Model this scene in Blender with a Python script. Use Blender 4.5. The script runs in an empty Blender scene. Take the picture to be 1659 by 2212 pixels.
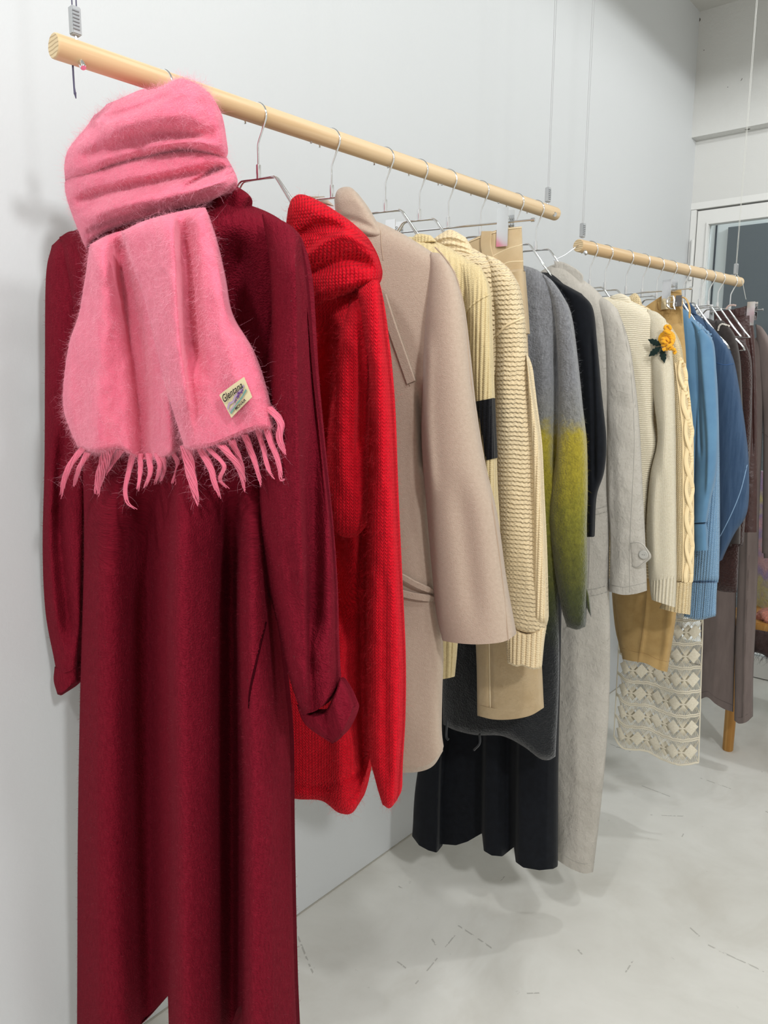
import bpy, bmesh, math, random
import numpy as np
from mathutils import Vector, Matrix

# ------------------------------------------------------------------ camera
W, H, F = 1659, 2212, 1660.0
CAM_H = 1.35
YAW, PITCH, ROLL = math.radians(39.75), math.radians(9.2), math.radians(0.45)
scene = bpy.context.scene
COL = scene.collection
cam_data = bpy.data.cameras.new('camera')
cam = bpy.data.objects.new('camera', cam_data)
COL.objects.link(cam)
Rm = Matrix.Rotation(YAW, 3, 'Z') @ Matrix.Rotation(math.pi/2 - PITCH, 3, 'X') @ Matrix.Rotation(ROLL, 3, 'Z')
cam.matrix_world = Matrix.Translation((0, 0, CAM_H)) @ Rm.to_4x4()
cam_data.sensor_fit = 'VERTICAL'
cam_data.sensor_height = 36.0
cam_data.sensor_width = 27.0
cam_data.lens = F / H * 36.0
cam_data.clip_start = 0.02
scene.camera = cam

# ------------------------------------------------------------------ room numbers
XW, YB, ZC = -1.3134, 3.802, 3.004          # left wall plane, back wall plane, ceiling

# ------------------------------------------------------------------ light
world = bpy.data.worlds.new('world')
scene.world = world
world.use_nodes = True
world.node_tree.nodes['Background'].inputs[0].default_value = (1.0, 0.985, 0.93, 1)
world.node_tree.nodes['Background'].inputs[1].default_value = 0.80

def spot(name, loc, power, size_deg, radius, color=(1, 1, 1), blend=0.03):
    d = bpy.data.lights.new(name, 'SPOT')
    d.energy = power
    d.spot_size = math.radians(size_deg)
    d.spot_blend = blend
    d.shadow_soft_size = radius
    d.color = color
    o = bpy.data.objects.new(name, d)
    o.location = loc
    COL.objects.link(o)
    return o

spot('track_spot_far', (0.15, 2.80, 2.78), 34, 176, 0.05, (0.97, 0.99, 1.0))
spot('track_spot_middle', (0.30, 0.60, 2.78), 40, 176, 0.07, (0.97, 0.99, 1.0))
spot('track_spot_near', (-0.30, -0.75, 2.78), 58, 176, 0.08, (0.98, 0.99, 1.0))
spot('shop_lamp_right', (1.65, -0.25, 2.78), 150, 176, 0.11, (0.98, 0.99, 1.0))

vs = scene.view_settings
vs.view_transform = 'Standard'
vs.look = 'None'
vs.exposure = 0.0
vs.gamma = 1.0
vs.use_curve_mapping = False
scene.cycles.max_bounces = 6
scene.cycles.diffuse_bounces = 3

# ------------------------------------------------------------------ small maths
RNG = np.random.default_rng(7)
Rn = np.array(Rm)
CAMP = np.array([0, 0, CAM_H])
RIGHT = np.array([math.cos(YAW), math.sin(YAW), 0])
FWD = np.array([-math.sin(YAW), math.cos(YAW), 0])

def rays(P):
    P = np.asarray(P, float)
    d = np.stack([(P[..., 0] - W/2)/F, -(P[..., 1] - H/2)/F, -np.ones(P.shape[:-1])], -1)
    return d @ Rn.T

def at_depth(px, py, z):
    return CAMP + rays(np.array([px, py])) * z

def on_plane(px, py, axis, value):
    r = rays(np.array([px, py]))
    return CAMP + r * ((value - CAMP[axis]) / r[axis])

def srgb(r, g, b, k=1.0):
    def f(c):
        c = c / 255.0
        return c/12.92 if c <= 0.04045 else ((c + 0.055)/1.055)**2.4
    return (min(f(r)*k, 1), min(f(g)*k, 1), min(f(b)*k, 1), 1.0)

def vnoise(x, y, seed=0):
    x = np.asarray(x, float); y = np.asarray(y, float)
    xi = np.floor(x).astype(np.int64); yi = np.floor(y).astype(np.int64)
    fx = x - xi; fy = y - yi
    fx = fx*fx*(3-2*fx); fy = fy*fy*(3-2*fy)
    def hsh(a, b):
        n = (a*374761393 + b*668265263 + seed*1442695041) & 0x7fffffff
        n = ((n ^ (n >> 13)) * 1274126177) & 0x7fffffff
        return ((n ^ (n >> 16)) & 0xffff) / 65535.0 * 2 - 1
    a = hsh(xi, yi); b = hsh(xi+1, yi); c = hsh(xi, yi+1); d = hsh(xi+1, yi+1)
    return (a*(1-fx)+b*fx)*(1-fy) + (c*(1-fx)+d*fx)*fy

def smooth_line(pts, n, curve=True):
    """resample a polyline to n points, by arc length, through a Catmull-Rom curve"""
    p = np.asarray(pts, float)
    if len(p) > 2 and curve:
        q = np.vstack([2*p[0]-p[1], p, 2*p[-1]-p[-2]])
        out = []
        for i in range(1, len(q)-2):
            t = np.linspace(0, 1, 14, endpoint=False)[:, None]
            out.append(0.5*((2*q[i]) + (-q[i-1]+q[i+1])*t + (2*q[i-1]-5*q[i]+4*q[i+1]-q[i+2])*t**2 + (-q[i-1]+3*q[i]-3*q[i+1]+q[i+2])*t**3))
        out.append(p[-1:])
        p = np.vstack(out)
    L = np.concatenate([[0], np.cumsum(np.linalg.norm(np.diff(p, axis=0), axis=1))])
    t = np.linspace(0, L[-1], n)
    return np.stack([np.interp(t, L, p[:, k]) for k in range(p.shape[1])], 1)

# ------------------------------------------------------------------ mesh helpers
def make_mesh(name, verts, faces, uvs=None, smooth=True, angle=None):
    me = bpy.data.meshes.new(name)
    verts = np.asarray(verts, np.float32)
    nv = len(verts)
    if isinstance(faces, np.ndarray):
        k = faces.shape[1]; nf = len(faces)
        loops = faces.astype(np.int32).ravel()
        starts = np.arange(0, nf*k, k, dtype=np.int32)
    else:
        nf = len(faces)
        lens = np.array([len(f) for f in faces], np.int32)
        loops = np.concatenate([np.asarray(f, np.int32) for f in faces])
        starts = np.concatenate([[0], np.cumsum(lens)[:-1]]).astype(np.int32)
    me.vertices.add(nv); me.vertices.foreach_set('co', verts.ravel())
    me.loops.add(len(loops)); me.loops.foreach_set('vertex_index', loops)
    me.polygons.add(nf); me.polygons.foreach_set('loop_start', starts)
    if uvs is not None:
        lay = me.uv_layers.new(name='UVMap')
        lay.data.foreach_set('uv', np.asarray(uvs, np.float32)[loops].ravel())
    me.update(calc_edges=True)
    me.validate()
    if smooth:
        me.polygons.foreach_set('use_smooth', np.ones(len(me.polygons), bool))
        if angle is not None:
            me.set_sharp_from_angle(angle=math.radians(angle))
    return me

def add_obj(name, me, mat=None, parent=None, kind=None, label=None, cat=None, group=None):
    o = bpy.data.objects.new(name, me)
    COL.objects.link(o)
    if mat is not None and me is not None:
        if len(me.materials) == 0:
            me.materials.append(mat)
    if parent is not None:
        o.parent = parent
    if kind: o['kind'] = kind
    if label: o['label'] = label
    if cat: o['category'] = cat
    if group: o['group'] = group
    return o

def empty(name, loc, rz=0, label=None, cat=None, group=None):
    o = add_obj(name, None, label=label, cat=cat, group=group)
    o.location = loc
    o.rotation_euler = (0, 0, rz)
    o.empty_display_size = 0.05
    return o

class MB:
    """collects shapes into one mesh"""
    def __init__(s):
        s.v = []; s.f = []; s.n = 0
    def add(s, v, f):
        v = np.asarray(v, float)
        s.v.append(v)
        s.f += [[int(i) + s.n for i in q] for q in f]
        s.n += len(v)
        return s
    def box(s, c, half, M=None):
        c = np.asarray(c, float); hx, hy, hz = half
        v = np.array([[x*hx, y*hy, z*hz] for x in (-1, 1) for y in (-1, 1) for z in (-1, 1)])
        if M is not None: v = v @ np.asarray(M).T
        return s.add(v + c, [(0,1,3,2), (4,6,7,5), (0,4,5,1), (2,3,7,6), (0,2,6,4), (1,5,7,3)])
    def rbox(s, c, half, r, M=None):
        """box with chamfered edges"""
        hx, hy, hz = half
        bm = bmesh.new(); bmesh.ops.create_cube(bm, size=2)
        for v in bm.verts: v.co = Vector((v.co.x*hx, v.co.y*hy, v.co.z*hz))
        bmesh.ops.bevel(bm, geom=bm.edges[:], offset=r, segments=2, affect='EDGES')
        v = np.array([list(x.co) for x in bm.verts]); f = [[q.index for q in p.verts] for p in bm.faces]
        bm.free()
        if M is not None: v = v @ np.asarray(M).T
        return s.add(v + np.asarray(c, float), f)
    def tube(s, pts, r, seg=10, caps=True, flat=1.0):
        p = np.asarray(pts, float); n = len(p)
        rr = np.broadcast_to(np.asarray(r, float), (n,))
        tg = np.gradient(p, axis=0); tg /= np.linalg.norm(tg, axis=1)[:, None] + 1e-12
        ref = np.array([0, 0, 1.0]) if abs(tg[0, 2]) < 0.9 else np.array([1.0, 0, 0])
        u = np.cross(tg[0], ref); u /= np.linalg.norm(u)
        an = np.linspace(0, 2*math.pi, seg, endpoint=False)
        V = []
        for i in range(n):
            u = u - tg[i]*np.dot(u, tg[i]); u /= np.linalg.norm(u) + 1e-12
            w = np.cross(tg[i], u)
            V.append(p[i] + rr[i]*(np.cos(an)[:, None]*u + flat*np.sin(an)[:, None]*w))
        V = np.vstack(V)
        f = []
        for i in range(n-1):
            for k in range(seg):
                k2 = (k+1) % seg
                f.append((i*seg+k, i*seg+k2, (i+1)*seg+k2, (i+1)*seg+k))
        if caps:
            f.append(list(range(seg))[::-1]); f.append([(n-1)*seg+k for k in range(seg)])
        return s.add(V, f)
    def build(s, name, mat, parent=None, angle=35, **kw):
        me = make_mesh(name, np.vstack(s.v), s.f, angle=angle)
        return add_obj(name, me, mat, parent, **kw)

# ------------------------------------------------------------------ materials
class N:
    def __init__(s, name):
        s.m = bpy.data.materials.new(name); s.m.use_nodes = True
        s.t = s.m.node_tree; s.b = s.t.nodes['Principled BSDF']
    def node(s, typ, **kw):
        n = s.t.nodes.new(typ)
        for k, v in kw.items(): setattr(n, k, v)
        return n
    def link(s, a, b): s.t.links.new(a, b)
    def put(s, sock, v):
        if hasattr(v, 'is_linked') or isinstance(v, bpy.types.NodeSocket): s.link(v, sock)
        else: sock.default_value = v
    def math(s, op, a, b=None, c=None):
        n = s.node('ShaderNodeMath', operation=op)
        s.put(n.inputs[0], a)
        if b is not None: s.put(n.inputs[1], b)
        if c is not None: s.put(n.inputs[2], c)
        return n.outputs[0]
    def uv(s):
        n = s.node('ShaderNodeUVMap'); sp = s.node('ShaderNodeSeparateXYZ')
        s.link(n.outputs[0], sp.inputs[0])
        return n.outputs[0], sp.outputs[0], sp.outputs[1]
    def obj(s): return s.node('ShaderNodeTexCoord').outputs['Object']
    def mapping(s, vec, scale=(1,1,1), loc=(0,0,0)):
        n = s.node('ShaderNodeMapping'); s.link(vec, n.inputs[0])
        n.inputs['Scale'].default_value = scale; n.inputs['Location'].default_value = loc
        return n.outputs[0]
    def noise(s, vec, scale, detail=3, rough=0.55, out=0):
        n = s.node('ShaderNodeTexNoise'); s.link(vec, n.inputs['Vector'])
        n.inputs['Scale'].default_value = scale; n.inputs['Detail'].default_value = detail; n.inputs['Roughness'].default_value = rough
        return n.outputs[out]
    def ramp(s, fac, stops):
        n = s.node('ShaderNodeValToRGB'); s.link(fac, n.inputs[0])
        e = n.color_ramp.elements
        while len(e) < len(stops): e.new(0.5)
        for i, (p, c) in enumerate(stops): e[i].position = p; e[i].color = c
        return n.outputs[0]
    def mix(s, fac, a, b):
        n = s.node('ShaderNodeMix', data_type='RGBA')
        s.put(n.inputs[0], fac); s.put(n.inputs[6], a); s.put(n.inputs[7], b)
        return n.outputs[2]
    def bump(s, hgt, dist, strength=1.0, normal=None):
        n = s.node('ShaderNodeBump'); s.link(hgt, n.inputs['Height'])
        n.inputs['Distance'].default_value = dist; n.inputs['Strength'].default_value = strength
        if normal is not None: s.link(normal, n.inputs['Normal'])
        return n.outputs[0]
    def out(s, color=None, rough=None, normal=None, metal=None, sheen=None, spec=None, tint=None, sub=None):
        b = s.b.inputs
        if color is not None: s.put(b['Base Color'], color)
        if rough is not None: s.put(b['Roughness'], rough)
        if normal is not None: s.link(normal, b['Normal'])
        if metal is not None: b['Metallic'].default_value = metal
        if sheen is not None: b['Sheen Weight'].default_value = sheen; b['Sheen Roughness'].default_value = 0.5
        if tint is not None: b['Sheen Tint'].default_value = tint
        if spec is not None: b['Specular IOR Level'].default_value = spec
        return s.m

def plain(name, col, rough=0.5, metal=0.0, spec=0.5):
    return N(name).out(color=col, rough=rough, metal=metal, spec=spec)

def fabric(name, col, col2=None, pattern='felt', w=0.006, p=0.006, depth=0.0015, mottle=60.0, mix=0.5,
           sheen=0.25, rough=0.9, spec=0.2, grain=900.0, gdepth=0.0004, ramp=None, tint=None, wrinkle=0.0, wscale=9.0, slub=None):
    s = N(name)
    uvv, x, y = s.uv()
    if col2 is None: col2 = tuple(c*0.78 for c in col[:3]) + (1,)
    nz = s.noise(s.mapping(uvv, slub) if slub else uvv, mottle, 4, 0.6)
    fac = s.ramp(nz, [(0.5-mix*0.35, (0,0,0,1)), (0.5+mix*0.35, (1,1,1,1))])
    if ramp is not None:                       # dyed colour bands along the length of the garment
        yy = s.math('ADD', y, s.math('MULTIPLY', s.math('SUBTRACT', s.noise(uvv, 35, 4, 0.7), 0.5), 0.10))
        base = s.ramp(s.math('MULTIPLY', yy, -1.0), ramp)
        dk = s.node('ShaderNodeMix', data_type='RGBA', blend_type='MULTIPLY')
        dk.inputs[0].default_value = 1.0
        s.link(base, dk.inputs[6]); s.link(s.mix(fac, (0.55,0.55,0.55,1), (1.15,1.15,1.15,1)), dk.inputs[7])
        color = dk.outputs[2]
    else:
        color = s.mix(fac, col2, col)
    hgt = None
    if pattern == 'knit':
        fx = s.math('FRACT', s.math('DIVIDE', x, w))
        tri = s.math('MULTIPLY', s.math('ABSOLUTE', s.math('SUBTRACT', fx, 0.5)), 2.0)
        ph = s.math('ADD', s.math('DIVIDE', y, p), s.math('MULTIPLY', tri, 0.8))
        a = s.math('ADD', s.math('MULTIPLY', s.math('SINE', s.math('MULTIPLY', ph, 2*math.pi)), 0.5), 0.5)
        edge = s.math('SUBTRACT', 1.0, s.math('POWER', tri, 4.0))
        hgt = s.math('MULTIPLY', a, edge)
    elif pattern == 'garter':
        ph = s.math('ADD', s.math('DIVIDE', y, p), s.math('ADD', s.math('MULTIPLY', s.math('SINE', s.math('MULTIPLY', x, 2*math.pi/w)), 0.07), s.math('MULTIPLY', s.noise(s.mapping(uvv, (1.0, 0.5, 1.0)), 55, 3, 0.6), 0.9)))
        hgt = s.math('SINE', s.math('MULTIPLY', ph, 2*math.pi))
    elif pattern == 'rib':
        hgt = s.math('ABSOLUTE', s.math('SINE', s.math('MULTIPLY', x, math.pi/w)))
    elif pattern == 'ribknit':
        a = s.math('ABSOLUTE', s.math('SINE', s.math('MULTIPLY', x, math.pi/w)))
        tri = s.math('ABSOLUTE', s.math('SUBTRACT', s.math('FRACT', s.math('DIVIDE', x, w)), 0.5))
        b = s.math('SINE', s.math('MULTIPLY', s.math('ADD', s.math('DIVIDE', y, p), tri), 2*math.pi))
        hgt = s.math('ADD', a, s.math('MULTIPLY', b, 0.3))
    elif pattern == 'twill':
        hgt = s.math('SINE', s.math('MULTIPLY', s.math('ADD', x, s.math('MULTIPLY', y, 0.7)), 2*math.pi/w))
    elif pattern == 'boucle':
        v = s.node('ShaderNodeTexVoronoi'); s.link(uvv, v.inputs['Vector']); v.inputs['Scale'].default_value = 1.0/w
        hgt = s.math('ADD', v.outputs['Distance'], s.math('MULTIPLY', s.noise(uvv, 1.4/w, 3, 0.6), 1.2))
    nrm = None
    if hgt is not None:
        nrm = s.bump(hgt, depth)
    if wrinkle > 0:
        wn = s.noise(s.mapping(uvv, (1.0, 0.7, 1.0)), wscale, 5, 0.62)
        nrm = s.bump(wn, wrinkle, 1.0, nrm)
    nrm = s.bump(s.noise(uvv, grain, 2, 0.6), gdepth, 1.0, nrm)
    return s.out(color=color, rough=rough, normal=nrm, sheen=sheen, spec=spec, tint=tint)

chrome = plain('chrome', (0.78, 0.79, 0.80, 1), 0.09, 1.0)
steel_wire = plain('steel_wire', (0.62, 0.62, 0.64, 1), 0.3, 1.0)
dark_cord = plain('dark_braided_cord', srgb(70, 66, 92), 0.6)
clear_cord = plain('pale_nylon_cord', srgb(205, 205, 198), 0.35)
grip_grey = plain('grey_plastic', srgb(168, 171, 173), 0.45)
grip_dark = plain('dark_grey_plastic', srgb(142, 145, 148), 0.5)

def wood_mat(name, c1, c2, scale=1.0):
    s = N(name)
    v = s.mapping(s.obj(), (60*scale, 60*scale, 2.2*scale))
    n = s.noise(v, 1.0, 4, 0.6)
    ring = s.math('SINE', s.math('MULTIPLY', s.math('ADD', n, s.noise(s.mapping(s.obj(), (30, 30, 0.8)), 1.0, 2, 0.5)), 9.0))
    col = s.ramp(s.math('ADD', s.math('MULTIPLY', ring, 0.28), s.math('MULTIPLY', n, 0.6)), [(0.1, c2), (0.6, c1)])
    return s.out(color=col, rough=0.55, normal=s.bump(n, 0.0003), spec=0.3)
pine = wood_mat('pine_rod', srgb(224, 199, 162), srgb(205, 174, 132))
table_wood = wood_mat('amber_wood', srgb(198, 152, 88), srgb(172, 124, 64))
def end_grain_mat():
    s = N('pine_end_grain')
    sp = s.node('ShaderNodeSeparateXYZ'); s.link(s.obj(), sp.inputs[0])
    n = s.noise(s.mapping(s.obj(), (40, 40, 1)), 1.0, 2, 0.5)
    a = s.math('SINE', s.math('MULTIPLY', s.math('ADD', sp.outputs[0], s.math('MULTIPLY', n, 0.004)), 1300.0))
    return s.out(color=s.ramp(a, [(0.2, srgb(212, 190, 152)), (0.8, srgb(176, 152, 116))]), rough=0.7)
end_grain = end_grain_mat()

# ------------------------------------------------------------------ the room
def wall_mat(name, col, pits=False):
    s = N(name)
    o = s.obj()
    c = s.mix(s.noise(o, 1.3, 4, 0.6), tuple(v*0.97 for v in col[:3]) + (1,), col)
    b = s.bump(s.noise(o, 120, 3, 0.6), 0.0006, 0.5)
    if pits:
        v = s.node('ShaderNodeTexVoronoi'); s.link(o, v.inputs['Vector']); v.inputs['Scale'].default_value = 13.0
        m = s.math('LESS_THAN', v.outputs['Distance'], s.math('MULTIPLY', s.noise(o, 3.0, 2), 0.22))
        m = s.math('MULTIPLY', m, s.math('GREATER_THAN', s.noise(o, 7.0, 3), 0.49))
        c = s.mix(m, c, srgb(95, 92, 84))
        b = s.bump(s.noise(o, 14, 5, 0.65), 0.006, 0.6, b)
    return s.out(color=c, rough=0.75, normal=b, spec=0.25)
wall_white = wall_mat('wall_white_paint', (0.65, 0.668, 0.675, 1))
wall_beam = wall_mat('wall_painted_concrete', (0.69, 0.69, 0.665, 1), True)
ceil_mat = wall_mat('ceiling_paint', (0.66, 0.655, 0.62, 1))

def floor_mat():
    s = N('floor_concrete')
    o = s.obj()
    d = s.noise(o, 1.6, 2, 0.5, 1)
    warp = s.node('ShaderNodeVectorMath', operation='MULTIPLY_ADD')
    s.link(d, warp.inputs[0]); warp.inputs[1].default_value = (0.5, 0.5, 0.5); s.link(o, warp.inputs[2])
    n1 = s.noise(warp.outputs[0], 2.3, 6, 0.62)
    n2 = s.noise(s.mapping(warp.outputs[0], (1, 0.45, 1), (3, 1, 0)), 6.0, 5, 0.6)
    n3 = s.noise(o, 38, 4, 0.6)
    c = s.ramp(n1, [(0.30, srgb(220, 218, 210)), (0.5, srgb(232, 231, 224)), (0.72, srgb(242, 241, 235))])
    c = s.mix(s.ramp(n2, [(0.54, (0,0,0,1)), (0.70, (0.30,0.30,0.30,1))]), c, srgb(206, 201, 189))
    c = s.mix(s.ramp(n3, [(0.70, (0,0,0,1)), (0.78, (0.3,0.3,0.3,1))]), c, srgb(140, 136, 128))
    # scuffs: short thin scratches in a few directions
    for k, (ang, sc, th, off) in enumerate(((0.5, 3.2, 0.0022, 0.0), (-0.7, 4.1, 0.0020, 7.0), (1.45, 2.6, 0.0016, 3.0), (0.1, 5.0, 0.0022, 11.0))):
        mp = s.node('ShaderNodeMapping'); s.link(o, mp.inputs[0]); mp.inputs['Rotation'].default_value = (0, 0, ang); mp.inputs['Location'].default_value = (off, off*0.7, 0)
        sp = s.node('ShaderNodeSeparateXYZ'); s.link(mp.outputs[0], sp.inputs[0])
        yy = s.math('ADD', sp.outputs[1], s.math('MULTIPLY', s.noise(mp.outputs[0], 2.0, 2), 0.05))
        row = s.math('FLOOR', s.math('MULTIPLY', yy, sc))
        fr_ = s.math('ABSOLUTE', s.math('SUBTRACT', s.math('FRACT', s.math('MULTIPLY', yy, sc)), 0.5))
        ln = s.math('LESS_THAN', fr_, th*sc)
        cmb = s.node('ShaderNodeCombineXYZ'); s.link(s.math('MULTIPLY', sp.outputs[0], 1.0), cmb.inputs[0]); s.link(s.math('MULTIPLY', row, 3.7), cmb.inputs[1])
        seg = s.math('GREATER_THAN', s.noise(cmb.outputs[0], 5.0, 2, 0.6), 0.60)
        brk = s.math('GREATER_THAN', s.noise(o, 60.0, 2), 0.45)
        c = s.mix(s.math('MULTIPLY', s.math('MULTIPLY', ln, seg), s.math('MULTIPLY', brk, 0.40)), c, srgb(120, 116, 108))
    return s.out(color=c, rough=s.ramp(n1, [(0.3, (0.5,0.5,0.5,1)), (0.7, (0.62,0.62,0.62,1))]), normal=s.bump(n3, 0.0005, 0.5), spec=0.3)

def slab_box(name, lo, hi, mat, **kw):
    lo = np.array(lo); hi = np.array(hi)
    return MB().box((lo+hi)/2, (hi-lo)/2).build(name, mat, **kw)

slab_box('floor', (XW-0.1, -3.0, -0.1), (4.5, YB+0.1, 0.0), floor_mat(), kind='structure')
slab_box('wall_left', (XW-0.1, -3.0, 0.0), (XW, YB+0.1, ZC), wall_white, kind='structure')
slab_box('ceiling', (XW-0.1, -3.0, ZC), (4.5, YB+0.1, ZC+0.1), ceil_mat, kind='structure')
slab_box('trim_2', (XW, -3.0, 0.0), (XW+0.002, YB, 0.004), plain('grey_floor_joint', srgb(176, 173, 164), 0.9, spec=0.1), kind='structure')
DX0, DX1, DZ = XW + 0.025, XW + 0.97, 2.175        # door leaf edges and top
wb = MB()
wb.box(((DX1+0.03+4.5)/2, YB+0.06, ZC/2), ((4.5-DX1-0.03)/2, 0.06, ZC/2))
wb.box(((XW+DX1+0.03)/2, YB+0.06, (DZ+0.032+ZC)/2), ((DX1+0.03-XW)/2, 0.06, (ZC-DZ-0.032)/2))
wb.build('wall_back', wall_mat('wall_back_paint', (0.69, 0.69, 0.665, 1)), kind='structure')
slab_box('trim_1', (XW, YB-0.062, 2.480), (4.5, YB+0.01, ZC), wall_beam, kind='structure')

door_white = wall_mat('door_white_paint', (0.80, 0.80, 0.775, 1))
dr = empty('door_1', (DX0, YB, 0)); dr['kind'] = 'structure'
fr = MB()
fr.box((-0.0125+0.0005, 0.03, DZ/2), (0.0115, 0.035, DZ/2))
fr.box((0.46, 0.03, DZ+0.0165), (0.485, 0.035, 0.0145))
fr.box((DX1-DX0+0.0135, 0.03, DZ/2), (0.0105, 0.035, DZ/2))
fr.build('door_frame', door_white, dr)
lf = MB(); dw = DX1-DX0
lf.box((0.026, 0.03, DZ/2), (0.022, 0.022, DZ/2-0.005))
lf.box((dw-0.026, 0.03, DZ/2), (0.022, 0.022, DZ/2-0.005))
lf.box((dw/2, 0.03, DZ-0.0325), (dw/2-0.048, 0.022, 0.0275))
lf.box((dw/2, 0.03, 0.055), (dw/2-0.048, 0.022, 0.05))
lf.build('door_leaf', door_white, dr)
bd = MB()
bd.box((0.0525, 0.026, DZ/2), (0.0048, 0.025, DZ/2-0.06)); bd.box((dw/2, 0.0262, DZ-0.0645), (dw/2-0.047, 0.025, 0.0048))
bd.build('glazing_bead', door_white, dr)
gl = N('door_glass'); gl.out(color=(0.82, 0.88, 0.90, 1), rough=0.03); gl.b.inputs['Transmission Weight'].default_value = 1.0; gl.b.inputs['IOR'].default_value = 1.1
MB().box((dw/2, 0.03, DZ/2+0.02), (dw/2-0.048, 0.004, DZ/2-0.081)).build('glass_pane', gl.m, dr)
MB().tube([(-0.004, -0.012, 1.86), (-0.004, -0.012, 2.04)], 0.008, 10).build('hinge', door_white, dr)
# what stands behind the glass: a lobby with a second door
lob = plain('lobby_grey_paint', srgb(214, 218, 218), 0.7)
lobd = plain('lobby_dark_panel', srgb(96, 101, 105), 0.6)
LY = YB + 1.0
slab_box('wall_lobby', (XW-0.9, LY, 0.0), (2.5, LY+0.1, ZC), lob, kind='structure')
xa, xb = on_plane(1541, 560, 1, LY-0.02)[0], on_plane(1569, 560, 1, LY-0.02)[0]
zt = on_plane(1569, 492, 1, LY-0.02)[2]
ll = bpy.data.lights.new('lobby_lamp', 'POINT'); ll.energy = 34; ll.shadow_soft_size = 0.1; ll.color = (0.93, 0.98, 1.0)  # added unseen point light, brightens the lobby seen through the glass
lo_ = bpy.data.objects.new('lobby_lamp', ll); lo_.location = (XW+1.1, YB+0.45, 2.7); COL.objects.link(lo_)
d2 = empty('door_2', (xa, LY, 0)); d2['kind'] = 'structure'
MB().box((0, -0.004, zt/2+0.15), (0.004, 0.004, zt/2+0.15)).box((1.5, -0.004, zt/2+0.15), (0.004, 0.004, zt/2+0.15)).build('door_frame', plain('lobby_frame', srgb(60, 64, 70), 0.5), d2)
MB().box((xb-xa+0.58, -0.015, zt/2+0.03), (0.58, 0.012, zt/2-0.03)).build('panel', lobd, d2)

# ------------------------------------------------------------------ the two hanging rails
ROD_R = 0.015
R1A, R1B = at_depth(115, 97, 0.95), at_depth(1200, 463, 1.846)
R2A, R2B = at_depth(1249, 529.5, 1.86), at_depth(1598, 610, 2.47)
zm = (R1A[2]+R1B[2])/2; R1A[2] = R1B[2] = zm
zm = (R2A[2]+R2B[2])/2; R2A[2] = R2B[2] = zm

def rod_point(rail, px):
    """the point of a rail's centre line seen at image column px"""
    A, B = rail
    best = None
    lo, hi = -0.3, 1.3
    for _ in range(60):
        m = (lo+hi)/2
        q = Rn.T @ (A + (B-A)*m - CAMP)
        x = W/2 + F*q[0]/-q[2]
        if x < px: lo = m
        else: hi = m
    return A + (B-A)*lo

def gripper(parent, pos, rz, wire_mat, top_spread, tilt=0.0, cap=None):
    b = MB()
    b.rbox((pos[0], pos[1], pos[2]), (0.0062, 0.0052, 0.0165), 0.0012)
    g = b.build('cable_gripper', grip_grey, parent)
    for k in range(6):
        MB().rbox((pos[0]-0.0012, pos[1]-0.0056, pos[2]-0.0105+k*0.0042), (0.0044, 0.0009, 0.0010), 0.0004).build('grip_ridge', grip_dark, g)
    MB().tube([(pos[0], pos[1], pos[2]-0.016), (pos[0], pos[1], pos[2]-0.026)], 0.0016, 8).build('gripper_pin', steel_wire, g)

def make_rail(A, B, label, wires, pins, studs, wire_mats):
    L = np.linalg.norm(B-A)
    d = (B-A)/L
    rz = math.atan2(d[1], d[0])
    root = empty('clothes_rail', tuple(A), rz, label, 'clothes rail', 'hanging wooden clothes rails')
    # rod along local +X ; its own mesh keeps local Z along the rod for the grain
    bm = MB(); n = 56
    prof = [(0.0, ROD_R-0.0012), (0.0010, ROD_R-0.0003), (0.003, ROD_R), (L-0.003, ROD_R), (L-0.001, ROD_R-0.0003), (L, ROD_R-0.0012)]
    xs = [p[0] for p in prof]
    body = MB(); body.tube(np.array([[0, 0, p[0]] for p in prof]), [p[1] for p in prof], n, caps=False)
    ro = body.build('wooden_rod', pine, root, angle=60)
    ro.rotation_euler = (0, math.pi/2, 0)
    for zz, sgn in ((0, -1), (L, 1)):
        an = np.linspace(0, 2*math.pi, n, endpoint=False)
        v = np.stack([(ROD_R-0.0012)*np.cos(an), (ROD_R-0.0012)*np.sin(an), np.full(n, zz)], 1)
        c = MB().add(v, [list(range(n))[::sgn]]).build('rod_end', end_grain, ro)
    for (x, sx), wire_mat in zip(wires, wire_mats):
        gz = ROD_R + 0.022
        gripper(root, (x, 0, gz), 0, wire_mat, 0.004)
        hgt = ZC - A[2] - 0.06
        for s in (-1, 1):
            MB().tube([(x+s*0.0028, 0.0, gz+0.014), (x+s*0.004+sx*0.5, 0.0, gz+0.5*(hgt-gz)), (x+s*0.002+sx, 0.0, hgt)], 0.0008 if wire_mat is dark_cord else 0.0006, 6).build('suspension_wire', wire_mat, root)
        an = np.linspace(-0.5*math.pi, 1.2*math.pi, 26)
        ring = np.stack([x+sx+0.014*np.cos(an), np.zeros(26), hgt+0.0135+0.014*np.sin(an)], 1)
        ring = np.vstack([ring, [[x+sx, 0, hgt+0.035], [x+sx, 0, hgt+0.0595]]])
        MB().tube(ring, 0.0013, 8).build('ceiling_hook', steel_wire, root)
    for x in pins:      # metal stop pin through the rod
        a = math.radians(-56)
        v = np.array([0, -math.cos(a), math.sin(a)])
        p0 = np.array([x, 0, 0]) + v*0.012
        MB().tube([p0, p0+v*0.0115, p0+v*0.0125], [0.0042, 0.0042, 0.0036], 18).build('stop_pin', chrome, root)
    for x in studs:
        MB().tube([(x, 0, -ROD_R+0.002), (x, 0, -ROD_R-0.0022), (x, 0, -ROD_R-0.003)], [0.0022, 0.0022, 0.001], 10).build('stud', chrome, root)
    return root, L

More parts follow.
